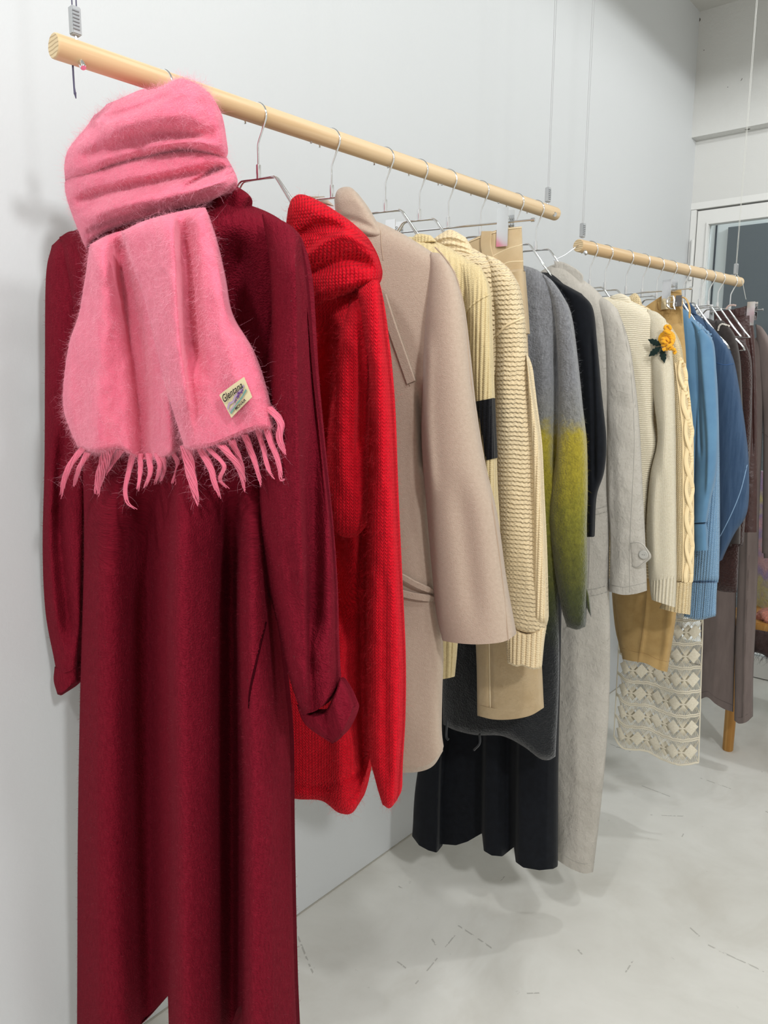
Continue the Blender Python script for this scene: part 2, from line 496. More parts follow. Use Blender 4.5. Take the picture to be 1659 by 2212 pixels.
rail1, L1 = make_rail(R1A, R1B, 'long wooden rod in front carrying the burgundy dress and pale coats', [(0.030, 0.0), (1.185, -0.0)], [0.031], [0.43, 0.62, 0.78, 0.98], (dark_cord, steel_wire))
# the spare end of the cord below the near end
cord = MB().tube([(0.026, 0.004, -0.010), (0.0265, 0.0045, -0.040), (0.027, 0.004, -0.048)], [0.0012, 0.0012, 0.0016], 8)
cord.tube([(0.027, 0.004, -0.046), (0.028, 0.004, -0.053)], [0.0017, 0.0006], 6)
cord.build('cord_tail', dark_cord, rail1)
rail2, L2 = make_rail(R2A, R2B, 'shorter wooden rod at the back carrying the cream and blue clothes', [(0.016, 0.0), (0.878, 0.0)], [0.016], [0.25, 0.5, 0.7], (steel_wire, clear_cord))
MB().tube([(0.0, 0.0, 0.0), (-0.06, -0.004, -0.03), (-0.11, -0.01, -0.048)], 0.0009, 6).build('cord_tail', steel_wire, rail2)
MB().tube([(0.878, -0.004, 0.02), (0.892, -0.017, 0.0), (0.905, -0.02, -0.03), (0.918, -0.022, -0.055)], 0.0009, 6).build('cord_tail', clear_cord, rail2)
# bright end of the stop pin at the far end of the first rail
MB().tube([(1.195, -0.012, -0.006), (1.195, -0.0165, -0.008)], [0.0052, 0.0050], 16).build('stop_pin', chrome, rail1)

# ------------------------------------------------------------------ hangers
def arc_hook():
    c = np.array([-0.004, -0.004]); r = 0.0207
    an = np.radians(np.linspace(198, -32, 30))
    p = np.stack([c[0]+r*np.cos(an), c[1]+r*np.sin(an)], 1)
    q = smooth_line(np.vstack([p[-1], [0.0075, -0.027], [0.0015, -0.040], [0.0, -0.047], [0.0, -0.062], [0.0, -0.080]]), 24)
    p = np.vstack([p, q[1:]])
    return np.stack([p[:, 0], np.zeros(len(p)), p[:, 1]], 1)

hook_b = MB().tube(arc_hook(), 0.0017, 12)
hook_me = make_mesh('hook', np.vstack(hook_b.v), hook_b.f, angle=40); hook_me.materials.append(chrome)
fer_b = MB().tube([(0, 0, -0.074), (0, 0, -0.0745), (0, 0, -0.086), (0, 0, -0.090), (0, 0, -0.095)], [0.0028, 0.0042, 0.0044, 0.0040, 0.0040], 16)
fer_me = make_mesh('ferrule', np.vstack(fer_b.v), fer_b.f, angle=40); fer_me.materials.append(chrome)
def frame_mesh(short=False):
    b = MB()
    for s in (-1, 1):
        y = 0.0028*s
        half = smooth_line([(0.0, -0.113), (0.028, -0.113), (0.034, -0.115), (0.040, -0.122), (0.062, -0.152), (0.080, -0.176), (0.105, -0.206), (0.130, -0.232), (0.138, -0.246)], 40)
        if short: half = half[:29]
        nh = len(half)
        pts = np.vstack([np.stack([-half[::-1, 0], np.full(nh, y), half[::-1, 1]], 1)[:-1], np.stack([half[:, 0], np.full(nh, y), half[:, 1]], 1)])
        pts[:, 1] = y * np.clip(np.abs(pts[:, 0])/0.03, 0.35, 2.2)
        b.tube(pts, 0.0017, 10)
    xe, ze = half[-1]
    b.tube([(-xe, 0, ze), (xe, 0, ze)], 0.0017, 8)
    return b
fm_b = frame_mesh()
for _v in fm_b.v: _v[:, 2] += 0.018
frame_me = make_mesh('hanger_frame', np.vstack(fm_b.v), fm_b.f, angle=40); frame_me.materials.append(chrome)
fs_b = frame_mesh(True)
for _v in fs_b.v: _v[:, 2] += 0.018
frame_short_me = make_mesh('hanger_frame', np.vstack(fs_b.v), fs_b.f, angle=40); frame_short_me.materials.append(chrome)
bar_b = MB().tube([(-0.175, 0, -0.113), (0.175, 0, -0.113)], 0.0019, 12)
for s in (-1, 1):
    bar_b.tube([(s*0.172, 0, -0.113), (s*0.173, 0, -0.113), (s*0.180, 0, -0.113), (s*0.181, 0, -0.113)], [0.002, 0.0036, 0.0036, 0.002], 12)
for _v in bar_b.v: _v[:, 2] += 0.018
bar_me = make_mesh('bar', np.vstack(bar_b.v), bar_b.f, angle=40); bar_me.materials.append(chrome)
clip_b = MB()
clip_b.rbox((0, -0.0180, -0.125), (0.0115, 0.0010, 0.036), 0.0005)
for _v in clip_b.v: _v[:, 2] += 0.018
clip_me = make_mesh('clip_plate', np.vstack(clip_b.v), clip_b.f, angle=40); clip_me.materials.append(chrome)
clip2_b = MB().rbox((0, 0.0180, -0.115), (0.0115, 0.0010, 0.028), 0.0005)
for k in range(3): clip2_b.tube([(-0.004+k*0.004, -0.017, -0.104), (-0.004+k*0.004, 0, -0.099), (-0.004+k*0.004, 0.017, -0.104)], 0.0009, 6)
clip2_b.rbox((0, 0.0, -0.113), (0.004, 0.017, 0.004), 0.001)
for _v in clip2_b.v: _v[:, 2] += 0.018
clip2_me = make_mesh('clip_spring', np.vstack(clip2_b.v), clip2_b.f, angle=40); clip2_me.materials.append(chrome)

RAILS = {1: (R1A, R1B), 2: (R2A, R2B)}
def hanger(rail, px, deg, label, clip=False, short=False, span=1.0):
    o = rod_point(RAILS[rail], px)
    e = empty('clip_hanger' if clip else 'wire_hanger', tuple(o), YAW - math.radians(deg), label, 'hanger', 'chrome hangers on the front rail' if rail == 1 else 'chrome hangers on the back rail')
    add_obj('hook', hook_me, None, e); add_obj('ferrule', fer_me, None, e)
    if clip:
        add_obj('bar', bar_me, None, e).scale = (span, 1, 1)
        for s in (-1, 1):
            c = add_obj('clip_plate', clip_me, None, e); c.location = (s*0.122*span, 0, 0)
            c = add_obj('clip_spring', clip2_me, None, e); c.location = (s*0.122*span, 0, 0)
    else:
        add_obj('hanger_frame', frame_short_me if short else frame_me, None, e)
    return e

# ------------------------------------------------------------------ garments: cloth in a hanging plane
def along(p, pts, ax):
    q = np.asarray(pts, float)
    if len(q) > 2: q = smooth_line(q, 60)
    o = np.argsort(q[:, ax])
    return np.interp(p[..., ax], q[o, ax], q[o, 1-ax])

def sstep(x): x = np.clip(x, 0, 1); return x*x*(3-2*x)

def fold_value(P, fold):
    """relief of one fold; pts run down (or across) the cloth in the traced outline's frame"""
    kind, pts, w, amp = fold[:4]
    fade = fold[4] if len(fold) > 4 else 70.0
    ax = 0 if kind.startswith('h') else 1
    k = kind[1:] if kind.startswith('h') else kind
    pts = np.asarray(pts, float)
    d = P[..., 1-ax] - along(P, pts, ax)
    lo, hi = pts[:, ax].min(), pts[:, ax].max()
    env = sstep((P[..., ax]-lo)/fade + 0.0) * sstep((hi-P[..., ax])/fade)
    if k == 'r': v = np.exp(-(d/w)**2)
    elif k == 'step': v = 0.5*(1+np.tanh(d/w))
    elif k == 'saw':                                  # sharp on one side, easing off over w
        edge = fold[5] if len(fold) > 5 else 5.0
        s = math.copysign(1, w); q = d*s/abs(w)
        v = 0.5*(1+np.tanh(d*s/edge)) * (1-sstep(np.clip(q, 0, 1)))
    return amp*v*env

class Garment:
    def __init__(s, name, label, cat, rail, px, deg, group=None):
        s.o = rod_point(RAILS[rail], px)
        a = math.radians(deg)
        s.U = RIGHT*math.cos(a) - FWD*math.sin(a)
        s.Nn = -FWD*math.cos(a) - RIGHT*math.sin(a)
        s.root = empty(name, tuple(s.o), YAW - a, label, cat, group)
    def uz(s, P, off=0.0):
        r = rays(P)
        off = np.asarray(off, float)
        num = np.dot(s.o - CAMP, s.Nn) + off
        t = num / (r @ s.Nn)
        q = CAMP + r*t[..., None] - s.o
        return q @ s.U, q[..., 2]
    def p3(s, P, off=0.0):
        """points of the traced frame on the plane lifted by off -> local coordinates"""
        P = np.asarray(P, float)
        u, z = s.uz(P, off)
        return np.stack([u, -np.broadcast_to(off, u.shape), z], -1)

    def slab(s, name, mat, left, right, top=(), bottom=(), T=0.03, off=0.0, folds=(), ns=40, nt=70, e=2.4, tt=0.05, tb=0.0,
             rib=None, wav=0.0, wavs=(9, 4), parent=None, back=None, rib_part=None, straight=False, seed=1, label=None, fine=0.0, fines=40, kind=None, hemw=0.0):
        left = np.asarray(left, float); right = np.asarray(right, float)
        l = smooth_line(left, nt+1, not straight); r = smooth_line(right, nt+1, not straight)
        tp = smooth_line(np.vstack([left[:1], np.asarray(top, float).reshape(-1, 2), right[:1]]), ns+1)
        bt = smooth_line(np.vstack([left[-1:], np.asarray(bottom, float).reshape(-1, 2), right[-1:]]), ns+1, not hemw)
        S = np.linspace(0, 1, ns+1)
        S = 0.5 - 0.5*np.cos(S*math.pi)*0.35 + (S-0.5)*0.65     # a little denser at the edges
        def rs(a): 
            x = np.linspace(0, 1, ns+1); return np.stack([np.interp(S, x, a[:, 0]), np.interp(S, x, a[:, 1])], 1)
        tp = rs(tp); bt = rs(bt)
        t = np.linspace(0, 1, nt+1)[:, None, None]; ss = S[None, :, None]
        P = (1-ss)*l[:, None] + ss*r[:, None] + (1-t)*tp[None] + t*bt[None] - ((1-t)*(1-ss)*left[0] + (1-t)*ss*right[0] + t*(1-ss)*left[-1] + t*ss*right[-1])
        u, z = s.uz(P, off)
        tq = np.linspace(0, 1, nt+1)[:, None]
        prof = (1-np.abs(2*S-1)**e)**(1/e)
        prof = prof[None, :] * np.ones((nt+1, 1))
        if tt > 0: prof = prof*np.sqrt(np.clip(1-(1-np.clip(tq/tt, 0, 1))**2, 0, 1))
        if tb > 0: prof = prof*np.sqrt(np.clip(1-(1-np.clip((1-tq)/tb, 0, 1))**2, 0, 1))
        fo = np.zeros_like(u)
        for f in folds: fo = fo + fold_value(P, f)
        if wav: fo = fo + wav*(vnoise(u*wavs[0]+seed*7.3, z*wavs[1], seed) + 0.5*vnoise(u*wavs[0]*2.1, z*wavs[1]*2.3+5, seed+1))
        if fine: fo = fo + fine*(vnoise(u*fines, z*fines, seed+3) + 0.6*vnoise(u*fines*2.3, z*fines*2.3, seed+4))
        edge0 = np.clip(np.minimum(S, 1-S)/0.06, 0, 1)[None, :]
        VF0 = s.p3(P, off + T*prof + fo*(0.25+0.75*edge0))
        if rib is not None:
            per, amp = rib[:2]
            c0 = np.concatenate([np.zeros((nt+1, 1)), np.cumsum(np.linalg.norm(np.diff(VF0[..., :2], axis=1), axis=2), axis=1)], 1)
            u0 = c0 - c0[:, ns//2:ns//2+1] + u[:, ns//2:ns//2+1]
            fo = fo + np.abs(np.sin(np.pi*u0/per))**0.8*amp
        edgef = np.clip(np.minimum(S, 1-S)/0.06, 0, 1)[None, :]
        front = off + T*prof + fo*(0.25+0.75*edgef)
        Tb = T if back is None else back
        backo = off - Tb*prof
        front = np.maximum(front, backo + 0.003*np.minimum(1, prof*3))
        VF = s.p3(P, front)
        VB = np.stack([u, -backo, z], -1)[:, 1:-1]
        cum = np.concatenate([np.zeros((nt+1, 1)), np.cumsum(np.linalg.norm(np.diff(VF0[..., :2], axis=1), axis=2), axis=1)], 1)
        ul = cum - cum[:, ns//2:ns//2+1] + u[:, ns//2:ns//2+1]
        ring = np.concatenate([VF, VB[:, ::-1]], 1)
        M = ring.shape[1]
        UVr = np.concatenate([np.stack([ul, z], -1), np.stack([u, z], -1)[:, 1:-1][:, ::-1]], 1)
        verts = ring.reshape(-1, 3); uvs = UVr.reshape(-1, 2)
        i = np.arange(nt)[:, None]*M; k = np.arange(M)[None, :]; k2 = (k+1) % M
        q = np.stack([i+k, i+M+k, i+M+k2, i+k2], -1).reshape(-1, 4)
        # caps between front and back
        caps = []
        for row, flip in ((0, False), (nt, True)):
            b0 = row*M
            for c in range(ns):
                fa, fb = b0+c, b0+c+1
                ba = b0 + (M-c if c > 0 else 0); bb = b0 + (M-c-1 if c+1 < ns else ns)
                f = [fa, fb, bb, ba]
                f = [x for n_, x in enumerate(f) if x not in f[:n_]]
                if len(f) >= 3: caps.append(f[::-1] if flip else f)
        faces = q.tolist() + caps
        me = make_mesh(name, verts, faces, uvs, angle=55)
        o = add_obj(name, me, mat, parent or s.root, label=label, kind=kind)
        o_data = dict(obj=o, P=P, VF=VF, u=u, z=z, front=front, off=off)
        return o_data

    def surf(s, sl, pts, lift=0.001):
        """points on the front of a slab nearest to traced points -> local 3D"""
        pts = np.atleast_2d(np.asarray(pts, float))
        Q = sl['P'].reshape(-1, 2); fr = sl['front'].reshape(-1)
        out = []
        for p in pts:
            d = ((Q-p)**2).sum(1)
            idx = np.argpartition(d, 4)[:4]
            w = 1/(d[idx]+1e-3); w /= w.sum()
            f = (fr[idx]*w).sum() + lift
            out.append(f)
        return s.p3(pts, np.array(out))

    def seam(s, sl, name, pts, mat, r=0.0012, lift=0.0, n=40, parent=None, seg=6):
        q = smooth_line(pts, n)
        return MB().tube(s.surf(sl, q, lift), r, seg).build(name, mat, parent or s.root)

    def strap(s, sl, name, pts, width, mat, lift=0.002, thick=0.003, n=30, parent=None, label=None):
        """a flat band laid on a slab along traced points; width in metres"""
        c = s.surf(sl, smooth_line(pts, n), lift)
        tg = np.gradient(c, axis=0); tg /= np.linalg.norm(tg, axis=1)[:, None]
        nn = np.array([0, -1.0, 0]); sd = np.cross(tg, nn); sd /= np.linalg.norm(sd, axis=1)[:, None]
        w2 = np.broadcast_to(np.asarray(width, float)/2, (n,))[:, None]
        prof = [(-1, 0), (-1, 0.6), (-0.85, 1), (0.85, 1), (1, 0.6), (1, 0)]
        V = np.stack([c + sd*w2*a + nn*thick*b for a, b in prof], 1)
        m = len(prof); f = []
        for i in range(n-1):
            for k in range(m):
                k2 = (k+1) % m
                f.append((i*m+k, i*m+k2, (i+1)*m+k2, (i+1)*m+k))
        f.append(list(range(m))[::-1]); f.append([(n-1)*m+k for k in range(m)])
        V = V.reshape(-1, 3)
        me = make_mesh(name, V, f, np.stack([V[:, 0], V[:, 2]], 1), angle=40)
        return add_obj(name, me, mat, parent or s.root, label=label)

def fuzz(parent, objs, n, length, width, mat, lift=0.5, droop=0.3, curl=0.5, name='fuzz', seed=3, segs=5, front_only=True, along_v=None, region=None):
    """fine loose fibres standing off cloth: ribbons, joined because nobody could count them"""
    rng = np.random.default_rng(seed)
    P0 = []; Nn = []
    tot = []
    data = []
    for o in objs:
        me = o.data
        nv = len(me.vertices); co = np.empty(nv*3, np.float32); me.vertices.foreach_get('co', co); co = co.reshape(-1, 3)
        npoly = len(me.polygons)
        ce = np.empty(npoly*3, np.float32); me.polygons.foreach_get('center', ce); ce = ce.reshape(-1, 3)
        no = np.empty(npoly*3, np.float32); me.polygons.foreach_get('normal', no); no = no.reshape(-1, 3)
        ar = np.empty(npoly, np.float32); me.polygons.foreach_get('area', ar)
        if front_only: ar = ar*(no[:, 1] < 0.25)
        ls = np.empty(npoly, np.int32); me.polygons.foreach_get('loop_start', ls)
        lv = np.empty(len(me.loops), np.int32); me.loops.foreach_get('vertex_index', lv)
        data.append((co, no, ar, ls, lv)); tot.append(ar.sum())
    tot = np.array(tot); cnt = (n*tot/tot.sum()).astype(int)
    for (co, no, ar, ls, lv), c in zip(data, cnt):
        if c <= 0: continue
        idx = rng.choice(len(ar), c, p=ar/ar.sum())
        a, b, d = co[lv[ls[idx]]], co[lv[ls[idx]+1]], co[lv[ls[idx]+2]]
        r1, r2 = rng.random((c, 1)), rng.random((c, 1))
        P0.append(a + (b-a)*r1 + (d-b)*r1*r2); Nn.append(no[idx])
    P0 = np.vstack(P0); Nn = np.vstack(Nn); m = len(P0)
    rnd = rng.normal(size=(m, 3))
    tan = rnd - Nn*(rnd*Nn).sum(1)[:, None]; tan /= np.linalg.norm(tan, axis=1)[:, None]+1e-9
    if along_v is not None:
        tan = tan + np.array(along_v); tan /= np.linalg.norm(tan, axis=1)[:, None]+1e-9
    Ls = length*(0.35 + rng.random(m)**2*1.3)
    d = tan*(1-lift) + Nn*lift; d /= np.linalg.norm(d, axis=1)[:, None]
    cv = rng.normal(size=(m, 3))*curl
    pts = [P0 - Nn*0.0005]
    cur = P0.copy()
    for k in range(segs):
        d = d + cv/segs*1.3 + np.array([0, 0, -droop/segs]) + rng.normal(size=(m, 3))*curl*0.22
        pen = np.minimum((d*Nn).sum(1), 0)[:, None]; d = d - Nn*pen*0.9
        d /= np.linalg.norm(d, axis=1)[:, None]
        cur = cur + d*(Ls/segs)[:, None]
        pts.append(cur.copy())
    pts = np.stack(pts, 1)
    sd = rng.normal(size=(m, 3)); sd[:, 1] *= 0.2; sd /= np.linalg.norm(sd, axis=1)[:, None]
    wd = width*np.linspace(1, 0.35, segs+1)[None, :, None]
    A = pts - sd[:, None]*wd/2; B = pts + sd[:, None]*wd/2
    V = np.stack([A, B], 2).reshape(-1, 3)
    base = (np.arange(m)*(segs+1)*2)[:, None]; kk = (np.arange(segs)*2)[None, :]
    q = np.stack([base+kk, base+kk+1, base+kk+3, base+kk+2], -1).reshape(-1, 4)
    uv = V[:, [0, 2]]
    me = make_mesh(name, V, q, uv)
    return add_obj(name, me, mat, parent, kind='stuff')

# ------------------------------------------------------------------ front rail: hangers
A1 = 28
hanger(1, 352, A1, 'chrome wire hanger with its hook above the pink scarf')
hanger(1, 556, A1, 'chrome wire hanger between the pink scarf and the red cowl sweater')
hanger(1, 716, A1, 'chrome wire hanger rising beside the taupe coat collar')
hanger(1, 833, A1, 'chrome wire hanger holding the khaki ribbed cardigan')
hanger(1, 907, A1, 'chrome wire hanger holding the cream garter knit cardigan')
hanger(1, 970, A1, 'straight chrome clip hanger gripping the beige jeans', clip=True)
hanger(1, 1040, A1, 'chrome wire hanger behind the beige jeans waistband holding the fuzzy ombre knit')
hanger(1, 1116, A1, 'chrome wire hanger with curved arm holding the black dress')
hanger(1, 1160, A1, 'last chrome wire hanger on the front rod, holding the grey linen coat')

GR1 = 'clothes on the front rail'
GR2 = 'clothes on the back rail'

# ---- burgundy dress
m_dress = fabric('burgundy_wool', srgb(132, 26, 44), srgb(108, 14, 32), 'boucle', w=0.0028, depth=0.0017, mottle=120, mix=0.7, sheen=0.08, slub=(2.2, 0.5, 1), tint=srgb(200, 70, 90), spec=0.06)
D = Garment('dress', 'long burgundy wool dress with full sleeves under the pink scarf', 'dress', 1, 352, A1, GR1)
body = D.slab('bodice_and_skirt', m_dress,
    left=[(128, 512), (150, 620), (172, 800), (178, 1000), (181, 1200), (173, 1500), (168, 1800), (167, 2060), (166, 2290)],
    right=[(640, 505), (622, 640), (600, 800), (585, 1000), (590, 1250), (612, 1450), (626, 1600), (629, 1800), (636, 2100), (645, 2300)],
    top=[(190, 486), (290, 450), (380, 430), (470, 428), (545, 445), (600, 470)],
    bottom=[(230, 2278), (290, 2228), (330, 2182), (363, 2150), (366, 2285), (430, 2290), (485, 2262), (512, 2178), (522, 2172), (527, 2290), (590, 2300)], hemw=1, T=0.088, back=0.045, ns=170, nt=150, tt=0.05, e=3.0,
    folds=[('saw', [(385, 900), (366, 1300), (371, 1600), (373, 1900), (365, 2480)], 112, 0.070, 300, 4),
           ('saw', [(520, 960), (514, 1300), (520, 1500), (528, 1800), (526, 2480)], 150, 0.066, 300, 4),
           ('r', [(322, 900), (318, 1400), (335, 2480)], 46, -0.092, 300),
           ('r', [(205, 1000), (215, 2480)], 45, 0.020, 240),
           ('r', [(500, 1000), (503, 2480)], 26, -0.080, 240),
           ('r', [(520, 470), (505, 700), (500, 960)], 40, -0.030, 100), ('hr', [(60, 740), (700, 740)], 250, -0.040, 40)],
    wav=0.003, fine=0.0006, fines=90)
# right sleeve, with the deep crease down its middle
slR = D.slab('sleeve', m_dress,
    left=[(566, 462), (585, 600), (583, 800), (564, 1000), (560, 1120), (572, 1240), (597, 1340), (624, 1460), (652, 1545)],
    right=[(648, 512), (662, 620), (676, 800), (693, 950), (712, 1120), (722, 1260), (724, 1380), (727, 1480)],
    top=[(600, 472), (632, 490)], bottom=[(690, 1530)], T=0.045, back=0.03, off=0.062, ns=80, nt=130, tt=0.12, e=2.2,
    folds=[('saw', [(640, 500), (647, 700), (652, 1000), (660, 1200), (664, 1400), (668, 1600)], -90, 0.038, 90, 4),
           ('r', [(672, 600), (676, 900), (680, 1200), (678, 1420)], 22, -0.030, 100),
           ('r', [(612, 1150), (640, 1300), (668, 1480)], 18, -0.014, 60),
           ('r', [(600, 700), (590, 950), (602, 1150), (630, 1300)], 22, 0.012, 90)],
    wav=0.003, fine=0.0006, fines=90)
D.slab('cuff', m_dress, left=[(640, 1520), (660, 1566), (718, 1607)], right=[(734, 1462), (752, 1490), (766, 1528)],
       top=[(668, 1540), (702, 1535), (722, 1500)], bottom=[(738, 1592), (752, 1562)], T=0.026, off=0.072, ns=36, nt=30, tt=0.1, tb=0.08,
       folds=[('r', [(690, 1500), (720, 1620)], 10, -0.010, 20), ('r', [(715, 1480), (745, 1600)], 12, 0.008, 20)], wav=0.002, fine=0.0006, fines=90)
slL = D.slab('sleeve', m_dress,
    left=[(112, 530), (99, 600), (97, 800), (96, 1000), (92, 1180), (98, 1320), (116, 1420), (122, 1452)],
    right=[(200, 505), (192, 700), (186, 1000), (182, 1200), (178, 1330), (172, 1400), (168, 1440)],
    top=[(150, 500)], bottom=[(145, 1452)], T=0.03, off=-0.015, ns=44, nt=90, tt=0.05,
    folds=[('r', [(140, 900), (128, 1100), (140, 1250), (158, 1420)], 14, -0.016, 80), ('r', [(112, 1000), (108, 1200), (128, 1400)], 12, 0.012, 80)], wav=0.003, fine=0.0006, fines=90)
D.slab('cuff', m_dress, left=[(118, 1440), (116, 1470), (124, 1500)], right=[(170, 1432), (169, 1455), (168, 1474)], bottom=[(135, 1501), (155, 1482)],
       T=0.026, off=-0.012, ns=24, nt=14, tt=0.1, tb=0.1, fine=0.0006, fines=90)
col = D.slab('collar', m_dress, left=[(430, 430), (440, 470), (470, 505)], right=[(540, 425), (532, 445), (528, 470)], top=[(470, 400), (510, 402)], bottom=[(500, 492)],
       T=0.028, off=0.012, ns=36, nt=24, tt=0.35, tb=0.3, folds=[('r', [(500, 395), (490, 450), (480, 520)], 12, -0.008, 20)], fine=0.0006, fines=90)
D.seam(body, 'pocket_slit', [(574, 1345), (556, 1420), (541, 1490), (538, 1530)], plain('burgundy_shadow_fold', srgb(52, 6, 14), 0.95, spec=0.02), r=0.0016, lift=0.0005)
m_dress_f = fabric('burgundy_fibre', srgb(150, 36, 56), srgb(124, 24, 40), mottle=30, sheen=0.3, spec=0.1)
fuzz(D.root, [body['obj'], slR['obj'], slL['obj'], col['obj']], 26000, 0.0042, 0.00032, m_dress_f, lift=0.75, droop=0.1, curl=0.9, name='wool_nap', seed=5, segs=3, front_only=False)

# ---- pink scarf
m_scarf = fabric('pink_mohair', srgb(238, 130, 153), srgb(220, 98, 125), 'felt', mottle=34, mix=1.0, sheen=0.6, tint=srgb(255, 190, 205), spec=0.05, grain=420, gdepth=0.0012, slub=(0.45, 1.6, 1), wrinkle=0.0035, wscale=26)
m_scarf2 = fabric('pink_mohair_tail', srgb(238, 130, 152), srgb(220, 98, 125), 'felt', mottle=34, mix=1.0, sheen=0.6, tint=srgb(255, 190, 205), spec=0.05, grain=420, gdepth=0.0012, slub=(1.8, 0.4, 1), wrinkle=0.0025, wscale=26)
S = Garment('scarf', 'fuzzy pink mohair scarf with fringe wrapped over the burgundy dress', 'scarf', 1, 352, A1)
wr_back = S.slab('neck_wrap', m_scarf, left=[(230, 225), (205, 260), (200, 330)], right=[(452, 200), (470, 260), (470, 340)], top=[(262, 212), (300, 195), (330, 190), (400, 188)],
       T=0.045, off=-0.035, ns=40, nt=30, tt=0.3, tb=0.3, wav=0.004)
wr = S.slab('neck_wrap', m_scarf,
    left=[(203, 249), (186, 275), (166, 298), (146, 326), (139, 358), (141, 390)],
    right=[(455, 208), (470, 236), (479, 262), (487, 308), (490, 330), (486, 345)],
    top=[(253, 219), (304, 203), (350, 187), (390, 170), (428, 184)],
    bottom=[(170, 388), (203, 382), (253, 361), (316, 347), (359, 336), (401, 330), (445, 336)],
    T=0.060, back=0.03, off=0.045, ns=100, nt=80, tt=0.25, tb=0.30, e=2.1,
    folds=[('hr', [(190, 300), (300, 262), (460, 240)], 26, 0.010, 50), ('hr', [(150, 345), (250, 318), (340, 296), (480, 290)], 14, -0.012, 60),
           ('hr', [(205, 262), (300, 232), (380, 200)], 9, -0.010, 40), ('hr', [(300, 320), (400, 306), (480, 312)], 10, 0.010, 50),
           ('r', [(440, 190), (452, 260), (462, 330)], 16, -0.008, 40)], wav=0.006, wavs=(14, 22), fine=0.0012, fines=60)
wr2 = S.slab('neck_wrap', m_scarf,
    left=[(150, 372), (140, 396), (144, 428), (156, 464), (169, 498), (186, 539)],
    right=[(482, 330), (492, 348), (500, 362), (508, 380), (509, 392), (504, 402)],
    top=[(250, 345), (350, 320), (430, 318)],
    bottom=[(211, 513), (253, 493), (316, 474), (380, 453), (443, 439), (485, 418)],
    T=0.050, back=0.03, off=0.038, ns=100, nt=80, tt=0.22, tb=0.22, e=2.1,
    folds=[('hr', [(140, 440), (250, 410), (340, 392), (430, 372), (510, 356)], 12, -0.016, 60), ('hr', [(160, 476), (260, 446), (360, 424), (470, 396)], 14, 0.010, 60),
           ('hr', [(380, 412), (430, 388), (470, 366), (505, 360)], 7, -0.016, 40), ('hr', [(400, 420), (450, 402), (505, 384)], 9, 0.012, 40), ('hr', [(170, 510), (260, 476), (380, 440)], 8, -0.006, 40)], wav=0.005, wavs=(14, 22), fine=0.0012, fines=60)
tl = S.slab('tail', m_scarf2,
    left=[(194, 528), (184, 600), (170, 680), (150, 740), (138, 820), (137, 880), (152, 930), (168, 966)],
    right=[(300, 490), (316, 600), (340, 700), (366, 800), (388, 900), (396, 968)],
    top=[(240, 505)], bottom=[(210, 978), (260, 972), (300, 990), (350, 992)], T=0.024, back=0.012, off=0.085, ns=70, nt=90, tt=0.06, tb=0.02, e=2.6,
    folds=[('r', [(254, 480), (270, 600), (292, 720), (306, 850), (312, 1040)], 24, -0.036, 60), ('r', [(214, 500), (222, 620), (216, 760), (206, 1040)], 30, 0.018, 80), ('r', [(350, 760), (362, 860), (372, 1040)], 16, 0.010, 80)], wav=0.005, wavs=(12, 6), fine=0.0010, fines=60)
tr = S.slab('tail', m_scarf2,
    left=[(262, 500), (282, 560), (310, 640), (336, 740), (360, 840), (384, 920), (400, 972)],
    right=[(444, 448), (468, 520), (486, 600), (502, 680), (548, 760), (578, 850), (594, 930)],
    top=[(310, 478), (366, 462), (410, 452)], bottom=[(450, 968), (500, 950), (550, 930)], T=0.030, back=0.010, off=0.118, ns=90, nt=100, tt=0.06, tb=0.02, e=2.6,
    folds=[('saw', [(377, 400), (384, 560), (388, 660), (396, 760), (424, 960)], -90, 0.028, 130, 5), ('r', [(394, 420), (404, 560), (412, 680), (430, 840)], 18, -0.026, 110),
           ('r', [(470, 560), (484, 700), (520, 840), (550, 930)], 30, 0.010, 90)], wav=0.005, wavs=(12, 6), fine=0.0010, fines=60)
TASS = [([(196,955),(165,985),(142,1026),(130,1080)],9), ([(190,978),(171,1012),(160,1052)],6), ([(236,968),(222,1010),(212,1045),(209,1074)],15), ([(262,970),(240,1002),(226,1028)],10),
        ([(290,970),(280,1014),(271,1052),(275,1086),(296,1101)],6), ([(303,980),(303,1020),(297,1062)],5), ([(322,980),(324,1022),(311,1056)],6), ([(340,980),(345,1010),(334,1048)],5), ([(352,985),(354,1016),(345,1044)],5),
        ([(373,975),(384,1005),(372,1046)],5), ([(386,968),(392,1012),(376,1048)],4),
        ([(404,964),(410,1010),(418,1050),(428,1094)],14), ([(432,965),(455,1012),(464,1046),(476,1078)],9), ([(452,970),(484,1006),(474,1036),(494,1056)],5), ([(478,962),(510,1000),(524,1030),(530,1064)],9),
        ([(500,950),(520,1000),(528,1040)],7), ([(528,938),(544,980),(558,1022),(566,1052)],7), ([(556,920),(570,972),(580,1014),(597,1036)],6), ([(572,898),(584,950),(602,1000),(608,1040),(618,1032)],8), ([(580,880),(606,912),(604,950),(618,980),(640,1005)],9)]
